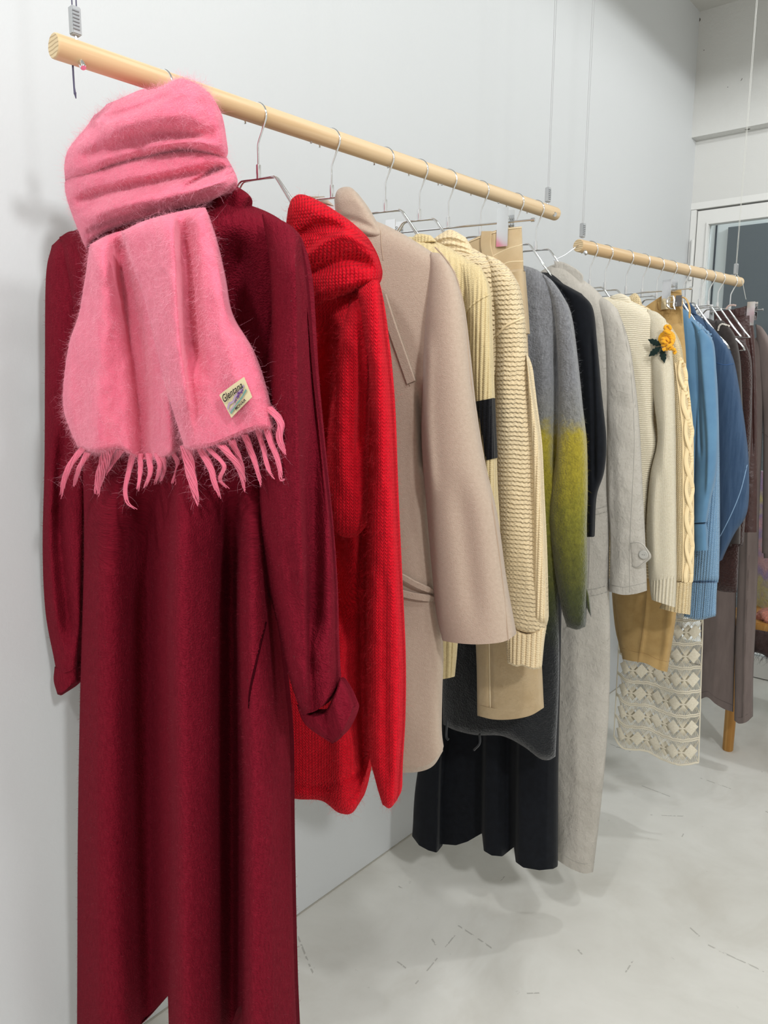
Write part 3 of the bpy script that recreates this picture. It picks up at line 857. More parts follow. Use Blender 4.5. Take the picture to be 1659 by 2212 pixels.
for i, (pts, wpx) in enumerate(TASS):
    rng = np.random.default_rng(40+i)
    q = smooth_line(pts, 22)
    t = np.linspace(0, 1, 22)
    lift = 0.128 + 0.010*np.sin(t*3+i) if pts[0][0] > 395 else 0.092 + 0.010*np.sin(t*3+i)
    b = MB()
    ns_ = 8 + wpx
    for kk in range(ns_):                        # loosely twisted strands of one tassel
        ph = kk*2.399 + i
        rr = math.sqrt((kk+0.5)/ns_)
        endt = 0.72 + 0.28*rng.random()
        tt_ = np.linspace(0, endt, 18)
        qx = np.interp(tt_, t, q[:, 0]); qy = np.interp(tt_, t, q[:, 1]); lf_ = np.interp(tt_, t, lift)
        tw = wpx*0.88*rr*(1-tt_)**0.45 + 0.8 + 2.2*rng.random()*tt_**3
        qq = np.stack([qx + tw*np.sin(tt_*5+ph), qy + 0.2*tw*np.cos(tt_*5+ph)], 1)
        c = S.p3(qq, lf_ + 0.00045*tw*np.cos(tt_*5+ph))
        b.tube(c, 0.00155*(1-0.72*tt_/endt), 5)
    b.build('tassel', m_scarf2, S.root)
m_scarf_f = fabric('pink_mohair_fibre', srgb(255, 178, 196), srgb(240, 148, 172), mottle=20, sheen=0.4, spec=0.05)
fuzz(S.root, [wr['obj'], wr2['obj']], 34000, 0.012, 0.00017, m_scarf_f, lift=0.10, droop=0.15, curl=1.1, seed=11, name='mohair_fuzz', along_v=(0.9, 0, 0.15))
fuzz(S.root, [tl['obj'], tr['obj']], 34000, 0.012, 0.00017, m_scarf_f, lift=0.10, droop=0.2, curl=1.1, seed=12, name='mohair_fuzz', along_v=(0.1, 0, -0.9))
fuzz(S.root, [wr['obj'], wr2['obj'], tl['obj'], tr['obj']], 1500, 0.022, 0.00013, m_scarf_f, lift=0.45, droop=0.6, curl=1.2, seed=14, name='stray_hairs', front_only=False, segs=7)
fuzz(S.root, [o for o in S.root.children if o.name.startswith('tassel')], 3800, 0.016, 0.00014, m_scarf_f, lift=0.3, droop=0.9, curl=1.1, seed=13, name='mohair_fuzz', front_only=False, segs=6)
# woven label
lab_c = S.surf(tr, [(484, 853), (541, 815), (565, 858), (511, 902)], 0.0)
_g = [(484+57*a+27*b, 853-38*a+49*b) for a in np.linspace(-0.05, 1, 8) for b in np.linspace(0, 1, 8)]
lab_front = S.surf(tr, _g, 0.0)[:, 1].min() - 0.002
lab_c[:, 1] = lab_front + np.array([0.001, 0, 0.001, 0.0015])
lab_mat = fabric('woven_label_ecru', srgb(222, 208, 170), srgb(206, 190, 150), mottle=300, spec=0.1)
ex, ey = lab_c[1]-lab_c[0], lab_c[3]-lab_c[0]
nrm = np.cross(ex, ey); nrm /= np.linalg.norm(nrm)
if nrm[1] > 0: nrm = -nrm
def lab_pt(a, b, l=0.0): return lab_c[0]*(1-a)*(1-b) + lab_c[1]*a*(1-b) + lab_c[2]*a*b + lab_c[3]*(1-a)*b + nrm*l
gv = [lab_pt(a, b, -0.0012 + 0.0008*math.sin(a*3.1)) for b in np.linspace(0, 1, 5) for a in np.linspace(0, 1, 7)]
gv += [v + nrm*0.0012 for v in gv]
gf = []
for j in range(4):
    for i in range(6):
        a = j*7+i; gf.append((a, a+1, a+8, a+7)); gf.append((a+35, a+42, a+43, a+36))
for i in range(6): gf += [(i, i+35, i+36, i+1), (28+i, 29+i, 64+i, 63+i)]
for j in range(4): gf += [(j*7, j*7+7, j*7+42, j*7+35), (j*7+6, j*7+41, j*7+48, j*7+13)]
lab = MB().add(gv, gf).build('woven_label', lab_mat, S.root, label='small cream woven label with black script')
def lab_poly(name, pts, mat, lift=0.0016, par=None):
    v = [lab_pt(a, b, lift + 0.0008*math.sin(a*3.1)) for a, b in pts]
    return MB().add(v, [list(range(len(v)))]).build(name, mat, par or lab)
ink = plain('black_ink', srgb(26, 22, 24), 0.8); lil = plain('lilac_thread', srgb(168, 144, 172), 0.8); pur = plain('purple_thread', srgb(92, 50, 112), 0.8); tea = plain('teal_thread', srgb(104, 146, 138), 0.8)
lab_poly('printed_hills', [(0.06,0.62),(0.2,0.50),(0.36,0.56),(0.5,0.44),(0.7,0.40),(0.93,0.30),(0.94,0.40),(0.72,0.48),(0.52,0.54),(0.36,0.64),(0.2,0.60),(0.07,0.72)], lil)
lab_poly('printed_hills', [(0.07,0.76),(0.3,0.72),(0.5,0.62),(0.42,0.72),(0.2,0.80),(0.08,0.82)], lil)
lab_poly('printed_grass', [(0.08,0.84),(0.5,0.74),(0.75,0.66),(0.95,0.52),(0.96,0.62),(0.7,0.76),(0.4,0.82),(0.1,0.92)], tea)
lab_poly('printed_goat', [(0.55,0.66),(0.56,0.54),(0.62,0.52),(0.64,0.44),(0.68,0.40),(0.70,0.48),(0.78,0.48),(0.86,0.44),(0.86,0.54),(0.82,0.52),(0.80,0.60),(0.77,0.60),(0.76,0.54),(0.66,0.58),(0.64,0.66),(0.61,0.66),(0.60,0.58),(0.58,0.66)], pur, 0.0020)
lab_poly('printed_goat', [(0.42,0.70),(0.44,0.62),(0.52,0.60),(0.53,0.68),(0.50,0.70),(0.49,0.65),(0.45,0.70)], pur, 0.0020)
def lab_text(body, a0, b0, a1, hgt, shear=0.0, bold=0.0):
    cu = bpy.data.curves.new('lettering', 'FONT'); cu.body = body; cu.shear = shear; cu.offset = bold; cu.resolution_u = 3
    tmp = bpy.data.objects.new('lettering_source', cu); COL.objects.link(tmp)
    dg = bpy.context.evaluated_depsgraph_get()
    me = bpy.data.meshes.new_from_object(tmp.evaluated_get(dg))
    bpy.data.objects.remove(tmp)
    v = np.empty(len(me.vertices)*3, np.float32); me.vertices.foreach_get('co', v); v = v.reshape(-1, 3)
    x0, x1 = v[:, 0].min(), v[:, 0].max()
    a = a0 + (v[:, 0]-x0)/(x1-x0)*(a1-a0)
    b = b0 - v[:, 1]/0.72*hgt
    nv = np.array([lab_pt(i, j, 0.0024 + 0.0008*math.sin(i*3.1)) for i, j in zip(a, b)], np.float32)
    me.vertices.foreach_set('co', nv.ravel()); me.update()
    me.materials.clear(); me.materials.append(ink); me.name = 'lettering'
    return add_obj('lettering', me, None, lab)
lab_text('Glentana', 0.08, 0.40, 0.90, 0.30, 0.25, 0.012)
lab_text('MOHAIR', 0.34, 0.97, 0.82, 0.12, 0.0, 0.03)

# ---- red cowl sweater
m_red = fabric('red_mohair_knit', srgb(232, 26, 44), srgb(204, 12, 32), 'knit', w=0.0064, p=0.0052, depth=0.0016, mottle=90, mix=0.8, sheen=0.35, tint=srgb(255, 90, 100), spec=0.08)
m_redrib = fabric('red_mohair_rib', srgb(232, 26, 44), srgb(204, 12, 32), 'ribknit', w=0.0060, p=0.0048, depth=0.0022, mottle=90, mix=0.8, sheen=0.35, tint=srgb(255, 90, 100), spec=0.08)
Rd = Garment('sweater', 'bright red fuzzy cowl-neck sweater beside the burgundy dress', 'sweater', 1, 556, A1, GR1)
rb = Rd.slab('body', m_red,
    left=[(400, 520), (410, 800), (430, 1200), (450, 1500), (470, 1700)],
    right=[(790, 610), (800, 720), (798, 900), (797, 1200), (800, 1450), (801, 1640)],
    top=[(500, 470), (640, 520), (740, 580)], bottom=[(560, 1712), (640, 1726), (695, 1730), (735, 1757), (770, 1745)],
    T=0.026, back=0.03, ns=110, nt=130, tt=0.04, tb=0.015,
    folds=[('r', [(768, 620), (748, 760), (742, 900), (740, 1060), (760, 1160)], 34, 0.026, 90), ('r', [(700, 640), (690, 800), (694, 980), (718, 1160), (740, 1400)], 28, -0.046, 120),
           ('r', [(786, 620), (790, 900), (786, 1100), (784, 1700)], 12, -0.040, 80), ('r', [(770, 1150), (765, 1400), (770, 1640)], 18, -0.018, 120), ('r', [(720, 1400), (735, 1600), (738, 1800)], 24, 0.016, 120),
           ('hr', [(600, 1690), (700, 1700), (800, 1660)], 9, -0.006, 40)], wav=0.004, fine=0.0010, fines=70)
rs_ = Rd.slab('sleeve', m_red,
    left=[(772, 625), (786, 720), (797, 800), (798, 900), (794, 1100), (791, 1300), (793, 1500), (797, 1620), (812, 1690), (826, 1738)],
    right=[(818, 604), (827, 700), (838, 800), (846, 900), (852, 1050), (862, 1250), (870, 1420), (869, 1560), (862, 1660), (858, 1728)],
    top=[(798, 606)], bottom=[(842, 1746)], T=0.032, back=0.03, off=0.046, ns=60, nt=130, tt=0.10, tb=0.02,
    folds=[('r', [(815, 720), (820, 900), (822, 1100)], 14, 0.006, 80), ('r', [(830, 1200), (832, 1500), (836, 1720)], 12, -0.006, 80)], wav=0.003, wavs=(12, 8), fine=0.0010, fines=70)
rdp = Rd.slab('sleeve_drape', m_red, left=[(762, 632), (728, 740), (710, 880), (704, 1000), (704, 1080), (716, 1138)], right=[(800, 615), (799, 760), (798, 900), (796, 1040), (792, 1136)], bottom=[(740, 1160), (770, 1158)],
    T=0.030, back=0.02, off=0.026, ns=50, nt=70, tt=0.2, tb=0.14, e=2.1, folds=[('r', [(782, 700), (780, 850), (772, 1000)], 8, -0.010, 60), ('r', [(740, 760), (736, 900), (742, 1080)], 16, 0.006, 60)], wav=0.003, wavs=(12, 8), fine=0.0010, fines=70)
rc = Rd.slab('cowl_collar', m_redrib,
    left=[(622, 452), (618, 500), (630, 570), (660, 640), (668, 672)],
    right=[(790, 510), (812, 548), (822, 580), (822, 596), (816, 616)],
    top=[(632, 428), (655, 420), (700, 440), (750, 474)], bottom=[(700, 655), (740, 640), (785, 622)],
    T=0.048, back=0.03, off=0.018, ns=70, nt=60, tt=0.16, tb=0.14, e=2.2,
    folds=[('hsaw', [(600, 560), (660, 545), (710, 512), (760, 506), (830, 560)], 60, 0.016, 40, 5), ('hr', [(600, 600), (680, 585), (760, 560), (830, 590)], 14, -0.010, 40), ('hr', [(620, 520), (690, 490), (750, 490)], 14, -0.010, 30)], wav=0.003, fine=0.0010, fines=70)
m_red_f = fabric('red_fibre', srgb(232, 44, 60), srgb(205, 22, 40), mottle=30, sheen=0.3, spec=0.05)
fuzz(Rd.root, [rc['obj'], rs_['obj'], rb['obj'], rdp['obj']], 26000, 0.013, 0.00019, m_red_f, lift=0.3, droop=0.4, curl=0.9, seed=21, name='mohair_fuzz', along_v=(0, 0, -0.5))

# ---- taupe coat
m_coat = fabric('taupe_wool_coating', srgb(190, 171, 154), srgb(177, 157, 139), 'felt', mottle=180, mix=0.8, sheen=0.2, spec=0.1, grain=520, gdepth=0.0008)
m_seam_taupe = fabric('taupe_seam', srgb(176, 154, 134), srgb(166, 144, 124), spec=0.1)
Tc = Garment('coat', 'taupe belted wool coat with wide sleeve next to the red sweater', 'coat', 1, 716, A1, GR1)
tb_ = Tc.slab('body', m_coat,
    left=[(600, 500), (610, 800), (640, 1200), (660, 1500), (690, 1640)],
    right=[(966, 566), (986, 604), (975, 720), (940, 900), (922, 1050), (936, 1250), (955, 1390), (953, 1500), (952, 1580), (957, 1622)],
    top=[(700, 455), (790, 470), (870, 505)], bottom=[(780, 1662), (850, 1668), (900, 1668), (935, 1655)],
    T=0.028, back=0.03, ns=70, nt=120, tt=0.05, tb=0.008,
    folds=[('r', [(905, 820), (912, 900), (920, 1050)], 10, -0.02, 60), ('r', [(860, 1300), (865, 1500), (880, 1640)], 40, 0.008, 120)], wav=0.002)
ts_ = Tc.slab('sleeve', m_coat,
    left=[(930, 545), (928, 600), (918, 700), (912, 850), (911, 960), (920, 1080), (930, 1200), (942, 1320), (956, 1384)],
    right=[(968, 566), (985, 600), (1001, 660), (1013, 760), (1026, 880), (1046, 1000), (1072, 1110), (1092, 1250), (1113, 1366)],
    top=[(950, 548)], bottom=[(985, 1389), (1030, 1392), (1080, 1388), (1105, 1378)], T=0.045, back=0.03, off=0.018, ns=70, nt=110, tt=0.35, e=2.1,
    folds=[('r', [(925, 700), (922, 900), (936, 1100)], 14, 0.008, 80), ('r', [(985, 1000), (1010, 1200), (1030, 1390)], 26, -0.008, 120)], wav=0.003)
tcol = Tc.slab('collar', m_coat,
    left=[(722, 432), (726, 460), (745, 490)], right=[(792, 446), (812, 480), (832, 512)], top=[(728, 412), (742, 404), (760, 406), (776, 424)], bottom=[(780, 512), (810, 516)],
    T=0.024, back=0.02, off=0.012, ns=40, nt=30, tt=0.3, tb=0.2, folds=[('hr', [(730, 470), (770, 478), (820, 500)], 8, -0.004, 20)], wav=0.0015)
Tc.slab('collar', m_coat, left=[(668, 424), (690, 440)], right=[(700, 424), (722, 446)], T=0.01, off=-0.03, ns=16, nt=10, tt=0.3, tb=0.3)
Tc.seam(ts_, 'sleeve_seam', [(940, 534), (968, 566), (990, 612), (1004, 690), (1018, 830), (1036, 960), (1058, 1060), (1076, 1180), (1090, 1300), (1098, 1384)], m_seam_taupe, 0.0012, -0.0004)
Tc.strap(tb_, 'welt_pocket', [(826, 640), (845, 700), (866, 760), (889, 826)], 0.017, m_coat, 0.001, 0.003)
Tc.seam(tb_, 'welt_seam', [(822, 655), (840, 715), (862, 775), (886, 834)], m_seam_taupe, 0.0010, 0.0)
Tc.seam(tb_, 'shoulder_seam', [(822, 498), (824, 530), (828, 562)], m_seam_taupe, 0.0010, 0.0)
Tc.strap(tb_, 'belt', [(800, 1218), (865, 1243), (900, 1262), (945, 1281)], 0.010, m_coat, 0.006, 0.004)
Tc.strap(tb_, 'belt', [(800, 1262), (865, 1280), (900, 1288), (945, 1294)], 0.012, m_coat, 0.003, 0.004)

# ---- khaki ribbed cardigan with a black band on the sleeve
m_rib = fabric('khaki_rib_knit', srgb(226, 207, 162), srgb(208, 186, 138), 'ribknit', w=0.0070, p=0.0035, depth=0.0006, mottle=300, mix=0.8, sheen=0.2, spec=0.1)
m_black_rib = fabric('black_rib_knit', srgb(24, 24, 28), srgb(14, 14, 18), 'ribknit', w=0.0070, p=0.0035, depth=0.0006, mottle=300, sheen=0.1, spec=0.1)
K = Garment('cardigan', 'khaki ribbed cardigan with a black band on its sleeve', 'cardigan', 1, 833, A1, GR1)
kb = K.slab('body', m_rib,
    left=[(760, 560), (770, 900), (800, 1250), (830, 1466)],
    right=[(1030, 572), (1020, 700), (1010, 900), (1000, 1150), (988, 1380), (981, 1462)],
    top=[(830, 520), (900, 512), (960, 530)], bottom=[(900, 1470), (955, 1467)], T=0.035, back=0.025, ns=170, nt=70, tt=0.05, rib=(0.0105, 0.0030),
    folds=[('r', [(1010, 620), (1004, 800)], 14, -0.014, 60)])
ks = K.slab('sleeve', m_rib,
    left=[(985, 560), (1006, 640), (1012, 760), (1026, 880), (1040, 1000), (1040, 1150), (1010, 1290)],
    right=[(1038, 574), (1056, 622), (1060, 700), (1063, 800), (1067, 940), (1070, 1050), (1076, 1160), (1072, 1290)],
    top=[(1015, 566)], T=0.028, off=0.012, ns=110, nt=80, tt=0.16, rib=(0.0085, 0.0032))
K.slab('sleeve_band', m_black_rib, left=[(1024, 868), (1034, 930), (1043, 996)], right=[(1065, 860), (1067, 930), (1069.5, 990)], T=0.0295, off=0.0125, ns=80, nt=24, tt=0, rib=(0.0085, 0.0032))
K.slab('neckband', m_rib, left=[(884, 520), (888, 530)], right=[(930, 508), (944, 522)], top=[(902, 505)], T=0.010, off=0.010, ns=50, nt=12, tt=0.25, tb=0.2, rib=(0.006, 0.002))
K.seam(ks, 'sleeve_seam', [(1000, 700), (1012, 668), (1034, 648), (1057, 636)], m_rib, 0.0016, 0.0008)

# ---- cream garter knit cardigan
m_cream = fabric('cream_garter_knit', srgb(240, 221, 184), srgb(224, 200, 158), 'garter', w=0.0085, p=0.0086, depth=0.0017, mottle=220, mix=0.7, sheen=0.2, spec=0.1)
m_creamrib = fabric('cream_rib_knit', srgb(240, 221, 184), srgb(224, 200, 158), 'ribknit', w=0.009, p=0.0046, depth=0.0010, mottle=220, mix=0.7, sheen=0.2, spec=0.1)
Cr = Garment('cardigan', 'cream chunky garter-stitch cardigan in front of the beige jeans', 'cardigan', 1, 907, A1, GR1)
cb = Cr.slab('body', m_cream, left=[(840, 580), (850, 900), (890, 1300)], right=[(1100, 588), (1112, 650), (1112, 800), (1110, 1000), (1100, 1300)],
    top=[(900, 525), (980, 520), (1050, 552)], T=0.034, back=0.025, ns=60, nt=70, tt=0.05)
cs = Cr.slab('sleeve', m_cream,
    left=[(1050, 550), (1062, 650), (1066, 760), (1064, 900), (1066, 1050), (1075, 1200), (1088, 1320), (1094, 1356)],
    right=[(1100, 580), (1121, 622), (1131, 684), (1138, 770), (1150, 860), (1164, 960), (1169, 1050), (1176, 1180), (1183, 1300), (1178, 1368)],
    top=[(1078, 562)], bottom=[(1140, 1372)], T=0.032, off=0.010, ns=60, nt=110, tt=0.08, e=2.2, tb=0.02, folds=[('r', [(1092, 760), (1085, 950), (1100, 1250)], 26, 0.006, 80), ('r', [(1140, 800), (1146, 1000), (1152, 1300)], 6, -0.006, 60)], wav=0.002)
Cr.slab('cuff', m_creamrib, left=[(1090, 1340), (1093, 1390), (1096, 1432)], right=[(1180, 1350), (1174, 1390), (1169, 1444)], bottom=[(1115, 1440), (1128, 1438), (1150, 1446)], top=[(1135, 1366)],
    T=0.027, off=0.010, ns=120, nt=24, tt=0.12, tb=0.04, rib=(0.0095, 0.0034))
Cr.slab('front_band', m_creamrib, left=[(1136, 760), (1143, 900), (1150, 1050), (1152, 1200), (1152, 1345)], right=[(1140, 780), (1153, 870), (1166, 960), (1171, 1060), (1178, 1200), (1182, 1350)], T=0.030, off=0.0125, ns=60, nt=80, tt=0.06, tb=0.03, rib=(0.0085, 0.0030))
Cr.slab('collar', m_creamrib, left=[(936, 516), (950, 530), (975, 548)], right=[(1005, 512), (1016, 530), (1030, 552)], top=[(955, 503), (975, 496)], bottom=[(1005, 560)], T=0.018, off=0.010, ns=70, nt=30, tt=0.25, tb=0.15,
    folds=[('hr', [(930, 524), (970, 512), (1020, 526)], 3.5, 0.004, 20), ('hr', [(930, 538), (970, 526), (1025, 540)], 3.5, 0.004, 20), ('hr', [(950, 550), (990, 540), (1030, 552)], 3, 0.004, 20)])
Cr.seam(cs, 'sleeve_seam', [(1068, 730), (1090, 706), (1112, 694), (1131, 686)], m_cream, 0.0020, 0.001)
m_cream_f = fabric('cream_fibre', srgb(246, 232, 204), srgb(236, 218, 184), mottle=30, spec=0.05)
fuzz(Cr.root, [cs['obj']], 2600, 0.006, 0.00024, m_cream_f, lift=0.5, droop=0.2, curl=0.9, seed=31, name='wool_fuzz', segs=3)

# ---- beige jeans
m_jean = fabric('beige_denim', srgb(222, 198, 160), srgb(206, 178, 136), 'twill', w=0.0016, depth=0.0003, mottle=26, mix=0.9, sheen=0.2, spec=0.1, wrinkle=0.006, wscale=14)
m_jean_st = plain('beige_topstitch', srgb(232, 214, 180), 0.8)
J = Garment('jeans', 'beige wide-leg jeans clipped at the waistband', 'trousers', 1, 970, A1, GR1)
jl = J.slab('leg', m_jean, left=[(960, 610), (985, 900), (1015, 1250), (1028, 1400), (1031, 1545)], right=[(1131, 575), (1138, 700), (1146, 900), (1158, 1200), (1169, 1420), (1174, 1528)],
    top=[(1050, 585)], bottom=[(1065, 1553), (1105, 1553), (1145, 1545)], T=0.030, back=0.025, ns=60, nt=90, tt=0.01, wav=0.002, folds=[('r', [(1060, 1200), (1058, 1400), (1060, 1600)], 5, -0.004, 60)])
J.slab('hem', m_jean, left=[(1030.5, 1522), (1031, 1546)], right=[(1173, 1506), (1174.5, 1529)], top=[(1065, 1530), (1105, 1530), (1145, 1523)], bottom=[(1065, 1554), (1105, 1554), (1145, 1546)], T=0.0315, back=0.026, ns=40, nt=6, tt=0)
wb_ = J.slab('waistband', m_jean, left=[(962, 545), (962, 622)], right=[(1127, 489), (1131, 580)], top=[(1000, 527), (1040, 508), (1085, 494)], bottom=[(1020, 606), (1090, 592)], T=0.013, ns=50, nt=26, tt=0.0, wav=0.0015,
    folds=[('r', [(1068, 480), (1062, 600)], 6, 0.004, 20)])
J.seam(wb_, 'topstitch', [(1066, 552), (1095, 538), (1128, 528)], m_jean_st, 0.0008, 0.0)
J.seam(wb_, 'topstitch', [(1080, 575), (1100, 566), (1130, 564)], m_jean_st, 0.0009, 0.0)
J.seam(wb_, 'topstitch', [(1005, 526), (1045, 510), (1090, 496), (1127, 491)], m_jean_st, 0.0009, 0.001)
J.strap(wb_, 'belt_loop', [(1052, 500), (1050, 530), (1058, 566)], 0.022, m_jean, 0.001, 0.004)
J.slab('pocket', m_jean, left=[(1096, 590), (1100, 660), (1104, 720)], right=[(1131, 584), (1137, 660), (1141, 720)], T=0.031, off=0.002, ns=20, nt=14, tt=0.0)
J.seam(jl, 'side_seam', [(1055, 1250), (1057, 1400), (1059, 1548)], m_jean_st, 0.0012, 0.0)

# ---- ombre mohair knit
OM = [(0.0, srgb(134, 135, 139)), (0.40, srgb(134, 135, 139)), (0.475, srgb(136, 136, 132)), (0.515, srgb(174, 158, 54)), (0.60, srgb(158, 146, 48)), (0.68, srgb(132, 128, 46)), (0.78, srgb(100, 100, 42)), (0.86, srgb(70, 75, 40)), (0.94, srgb(44, 48, 40)), (1.0, srgb(36, 38, 41))]
m_omb = fabric('ombre_mohair', srgb(150, 150, 150), None, 'boucle', w=0.004, depth=0.0012, mottle=140, mix=0.8, sheen=0.4, spec=0.05, ramp=OM, slub=(1.6, 0.7, 1))
O = Garment('sweater', 'long fuzzy mohair knit fading from grey to mustard, olive and charcoal', 'sweater', 1, 1040, A1, GR1)
ob = O.slab('body', m_omb, left=[(930, 640), (935, 1000), (950, 1300), (957, 1565)], right=[(1205, 640), (1214, 800), (1212, 1000), (1206, 1250), (1208, 1450), (1200, 1634)],
    top=[(1040, 560), (1133, 574), (1175, 594)], bottom=[(985, 1578), (1030, 1588), (1085, 1590), (1130, 1612), (1165, 1638), (1185, 1642)], T=0.036, back=0.025, ns=80, nt=130, tt=0.04, tb=0.012,
    folds=[('r', [(1204, 700), (1200, 900), (1198, 1060)], 8, -0.02, 80), ('r', [(1170, 700), (1172, 900), (1160, 1050)], 18, 0.008, 80)], wav=0.003, fine=0.0012, fines=90)
os_ = O.slab('sleeve', m_omb, left=[(1172, 590), (1196, 680), (1206, 820), (1203, 960), (1190, 1060), (1186, 1120), (1196, 1220), (1212, 1310), (1225, 1354)],
    right=[(1208, 626), (1232, 678), (1246, 780), (1257, 880), (1266, 960), (1268, 1060), (1266, 1150), (1267, 1250), (1264, 1354)],
    top=[(1192, 606)], bottom=[(1246, 1360)], T=0.032, off=0.014, ns=50, nt=110, tt=0.2, tb=0.015, fine=0.0012, fines=90)
O.slab('cuff', m_omb, left=[(1262, 1255), (1266, 1310)], right=[(1272, 1285), (1277, 1334)], T=0.008, off=0.008, ns=12, nt=10, tt=0.2, tb=0.2)
m_tie = fabric('charcoal_knit', srgb(44, 46, 50), srgb(30, 32, 35), 'boucle', w=0.005, depth=0.002, mottle=200)
for pts in ([(966, 1556), (964, 1590), (969, 1598)], [(1036, 1586), (1036, 1606), (1024, 1620)]):
    MB().tube(O.p3(smooth_line(pts, 14), 0.034), 0.0045, 8, flat=0.5).build('tie', m_tie, O.root)
m_omb_f = fabric('ombre_fibre', srgb(170, 170, 170), None, 'felt', mottle=30, spec=0.05, ramp=[(p, tuple(min(1, v*1.2+0.01) for v in c[:3])+(1,)) for p, c in OM])
fuzz(O.root, [os_['obj'], ob['obj']], 24000, 0.008, 0.00022, m_omb_f, lift=0.4, droop=0.3, curl=1.0, seed=41, name='mohair_fuzz', segs=4)

# ---- black dress
m_blk = fabric('black_wool', srgb(19, 22, 28), srgb(13, 15, 20), 'felt', mottle=60, sheen=0.06, spec=0.12, rough=0.75)
B = Garment('dress', 'long black dress with a flared skirt behind the ombre knit', 'dress', 1, 1116, A1, GR1)
bb = B.slab('bodice_and_skirt', m_blk, left=[(1090, 640), (1050, 900), (980, 1300), (905, 1650), (890, 1806)], right=[(1235, 630), (1225, 800), (1215, 1100), (1210, 1400), (1205, 1650), (1204, 1872)],
    top=[(1140, 600), (1186, 590)], bottom=[(905, 1826), (925, 1837), (943, 1842), (947, 1838), (949, 1823), (985, 1826), (1010, 1818), (1041, 1800), (1045, 1838), (1062, 1848), (1085, 1850), (1110, 1830), (1114, 1862), (1130, 1874), (1165, 1880), (1195, 1877)], hemw=1, T=0.045, back=0.03, ns=170, nt=80, tt=0.04, e=3.5,
    folds=[('step', [(1110, 900), (1000, 1350), (952, 1640), (947, 2200)], 2.5, -0.050, 400), ('step', [(1130, 900), (1060, 1400), (1045, 1660), (1043, 2200)], 2.5, 0.050, 400), ('step', [(1150, 900), (1125, 1400), (1118, 1660), (1112, 2200)], 2.5, 0.020, 400),
           ('r', [(1130, 900), (1100, 1400), (1100, 2200)], 16, -0.030, 300)], wav=0.001)
bs = B.slab('sleeve', m_blk, left=[(1180, 594), (1225, 660), (1245, 800), (1258, 950), (1266, 1080), (1268, 1160)], right=[(1256, 634), (1280, 666), (1289, 740), (1299, 850), (1309, 950), (1304, 1020), (1287, 1075), (1282, 1160)],
    top=[(1215, 612)], T=0.028, off=0.010, ns=50, nt=80, tt=0.06, e=2.2, folds=[('r', [(1276, 700), (1283, 900), (1284, 1060)], 4, -0.008, 60)])

# ---- grey linen coat
m_lin = fabric('grey_linen', srgb(206, 200, 190), srgb(190, 184, 174), 'twill', w=0.0015, depth=0.0002, mottle=22, mix=0.9, sheen=0.1, spec=0.15, wrinkle=0.013, wscale=26)
m_lin_s = plain('grey_stitching', srgb(160, 156, 148), 0.8)
Lc = Garment('coat', 'long crumpled grey linen coat at the far end of the front rod', 'coat', 1, 1160, A1, GR1)
lb = Lc.slab('body', m_lin, left=[(1100, 640), (1110, 1000), (1150, 1400), (1190, 1700), (1204, 1858)], right=[(1330, 690), (1325, 900), (1316, 1200), (1318, 1400), (1314, 1560), (1298, 1740), (1281, 1884)],
    top=[(1200, 570), (1262, 606), (1300, 640)], bottom=[(1232, 1876), (1262, 1887)], T=0.036, back=0.025, ns=80, nt=130, tt=0.04, wav=0.004, wavs=(12, 7), folds=[('r', [(1240, 1300), (1245, 1600), (1242, 1900)], 16, 0.006, 120)])
ls_ = Lc.slab('sleeve', m_lin, left=[(1285, 640), (1303, 740), (1310, 900), (1311, 1050), (1318, 1160), (1316, 1278)], right=[(1334, 668), (1358, 740), (1372, 830), (1381, 920), (1387, 1040), (1393, 1160), (1397, 1276)],
    top=[(1312, 648)], bottom=[(1345, 1285), (1372, 1283)], T=0.030, off=0.014, ns=60, nt=100, tt=0.08, wav=0.004, wavs=(16, 10), folds=[('r', [(1318, 900), (1325, 1100), (1324, 1270)], 10, -0.006, 80)])
Lc.slab('collar', m_lin, left=[(1197, 564), (1199, 580), (1203, 602)], right=[(1252, 586), (1260, 598), (1257, 616)], top=[(1215, 566), (1235, 575)], bottom=[(1230, 612)], T=0.004, off=0.020, ns=24, nt=14, tt=0.1, tb=0.1)
tab = Lc.slab('cuff_tab', m_lin, left=[(1360, 1170), (1362, 1200), (1364, 1226)], right=[(1392, 1176), (1407, 1202), (1390, 1220)], top=[(1376, 1168)], bottom=[(1378, 1229)], T=0.006, back=0.002, off=0.044, ns=20, nt=20, tt=0.1, tb=0.1)
Lc.seam(tab, 'tab_stitching', [(1362, 1174), (1378, 1172), (1391, 1180), (1402, 1202), (1388, 1217), (1376, 1225), (1364, 1222)], m_lin_s, 0.0009, 0.0)
bp = Lc.surf(tab, [(1390, 1198)], 0.001)[0]
btn = MB().tube([bp, bp+[0, -0.002, 0], bp+[0, -0.0035, 0], bp+[0, -0.003, 0]], [0.0098, 0.0104, 0.0088, 0.0064], 24).build('button', plain('grey_horn_button', srgb(178, 176, 170), 0.3), Lc.root)
for dx in (-1, 1): MB().tube([bp+[dx*0.002, -0.0025, 0], bp+[dx*0.002, -0.0035, 0]], 0.0009, 8).build('button_hole', plain('button_hole', srgb(80, 78, 74), 0.7), btn)
Lc.seam(ls_, 'sleeve_seam', [(1345, 700), (1362, 800), (1370, 940), (1366, 1060), (1361, 1170), (1360, 1280)], m_lin_s, 0.0009, -0.0003)
Lc.seam(ls_, 'hem_stitching', [(1317, 1262), (1350, 1268), (1396, 1258)], m_lin_s, 0.0008, -0.0002)
for yy in (1096, 1108, 1268, 1282): Lc.seam(lb, 'pocket_stitching', [(1270, yy+6), (1290, yy+3), (1313, yy-4)], m_lin_s, 0.0010, 0.0)
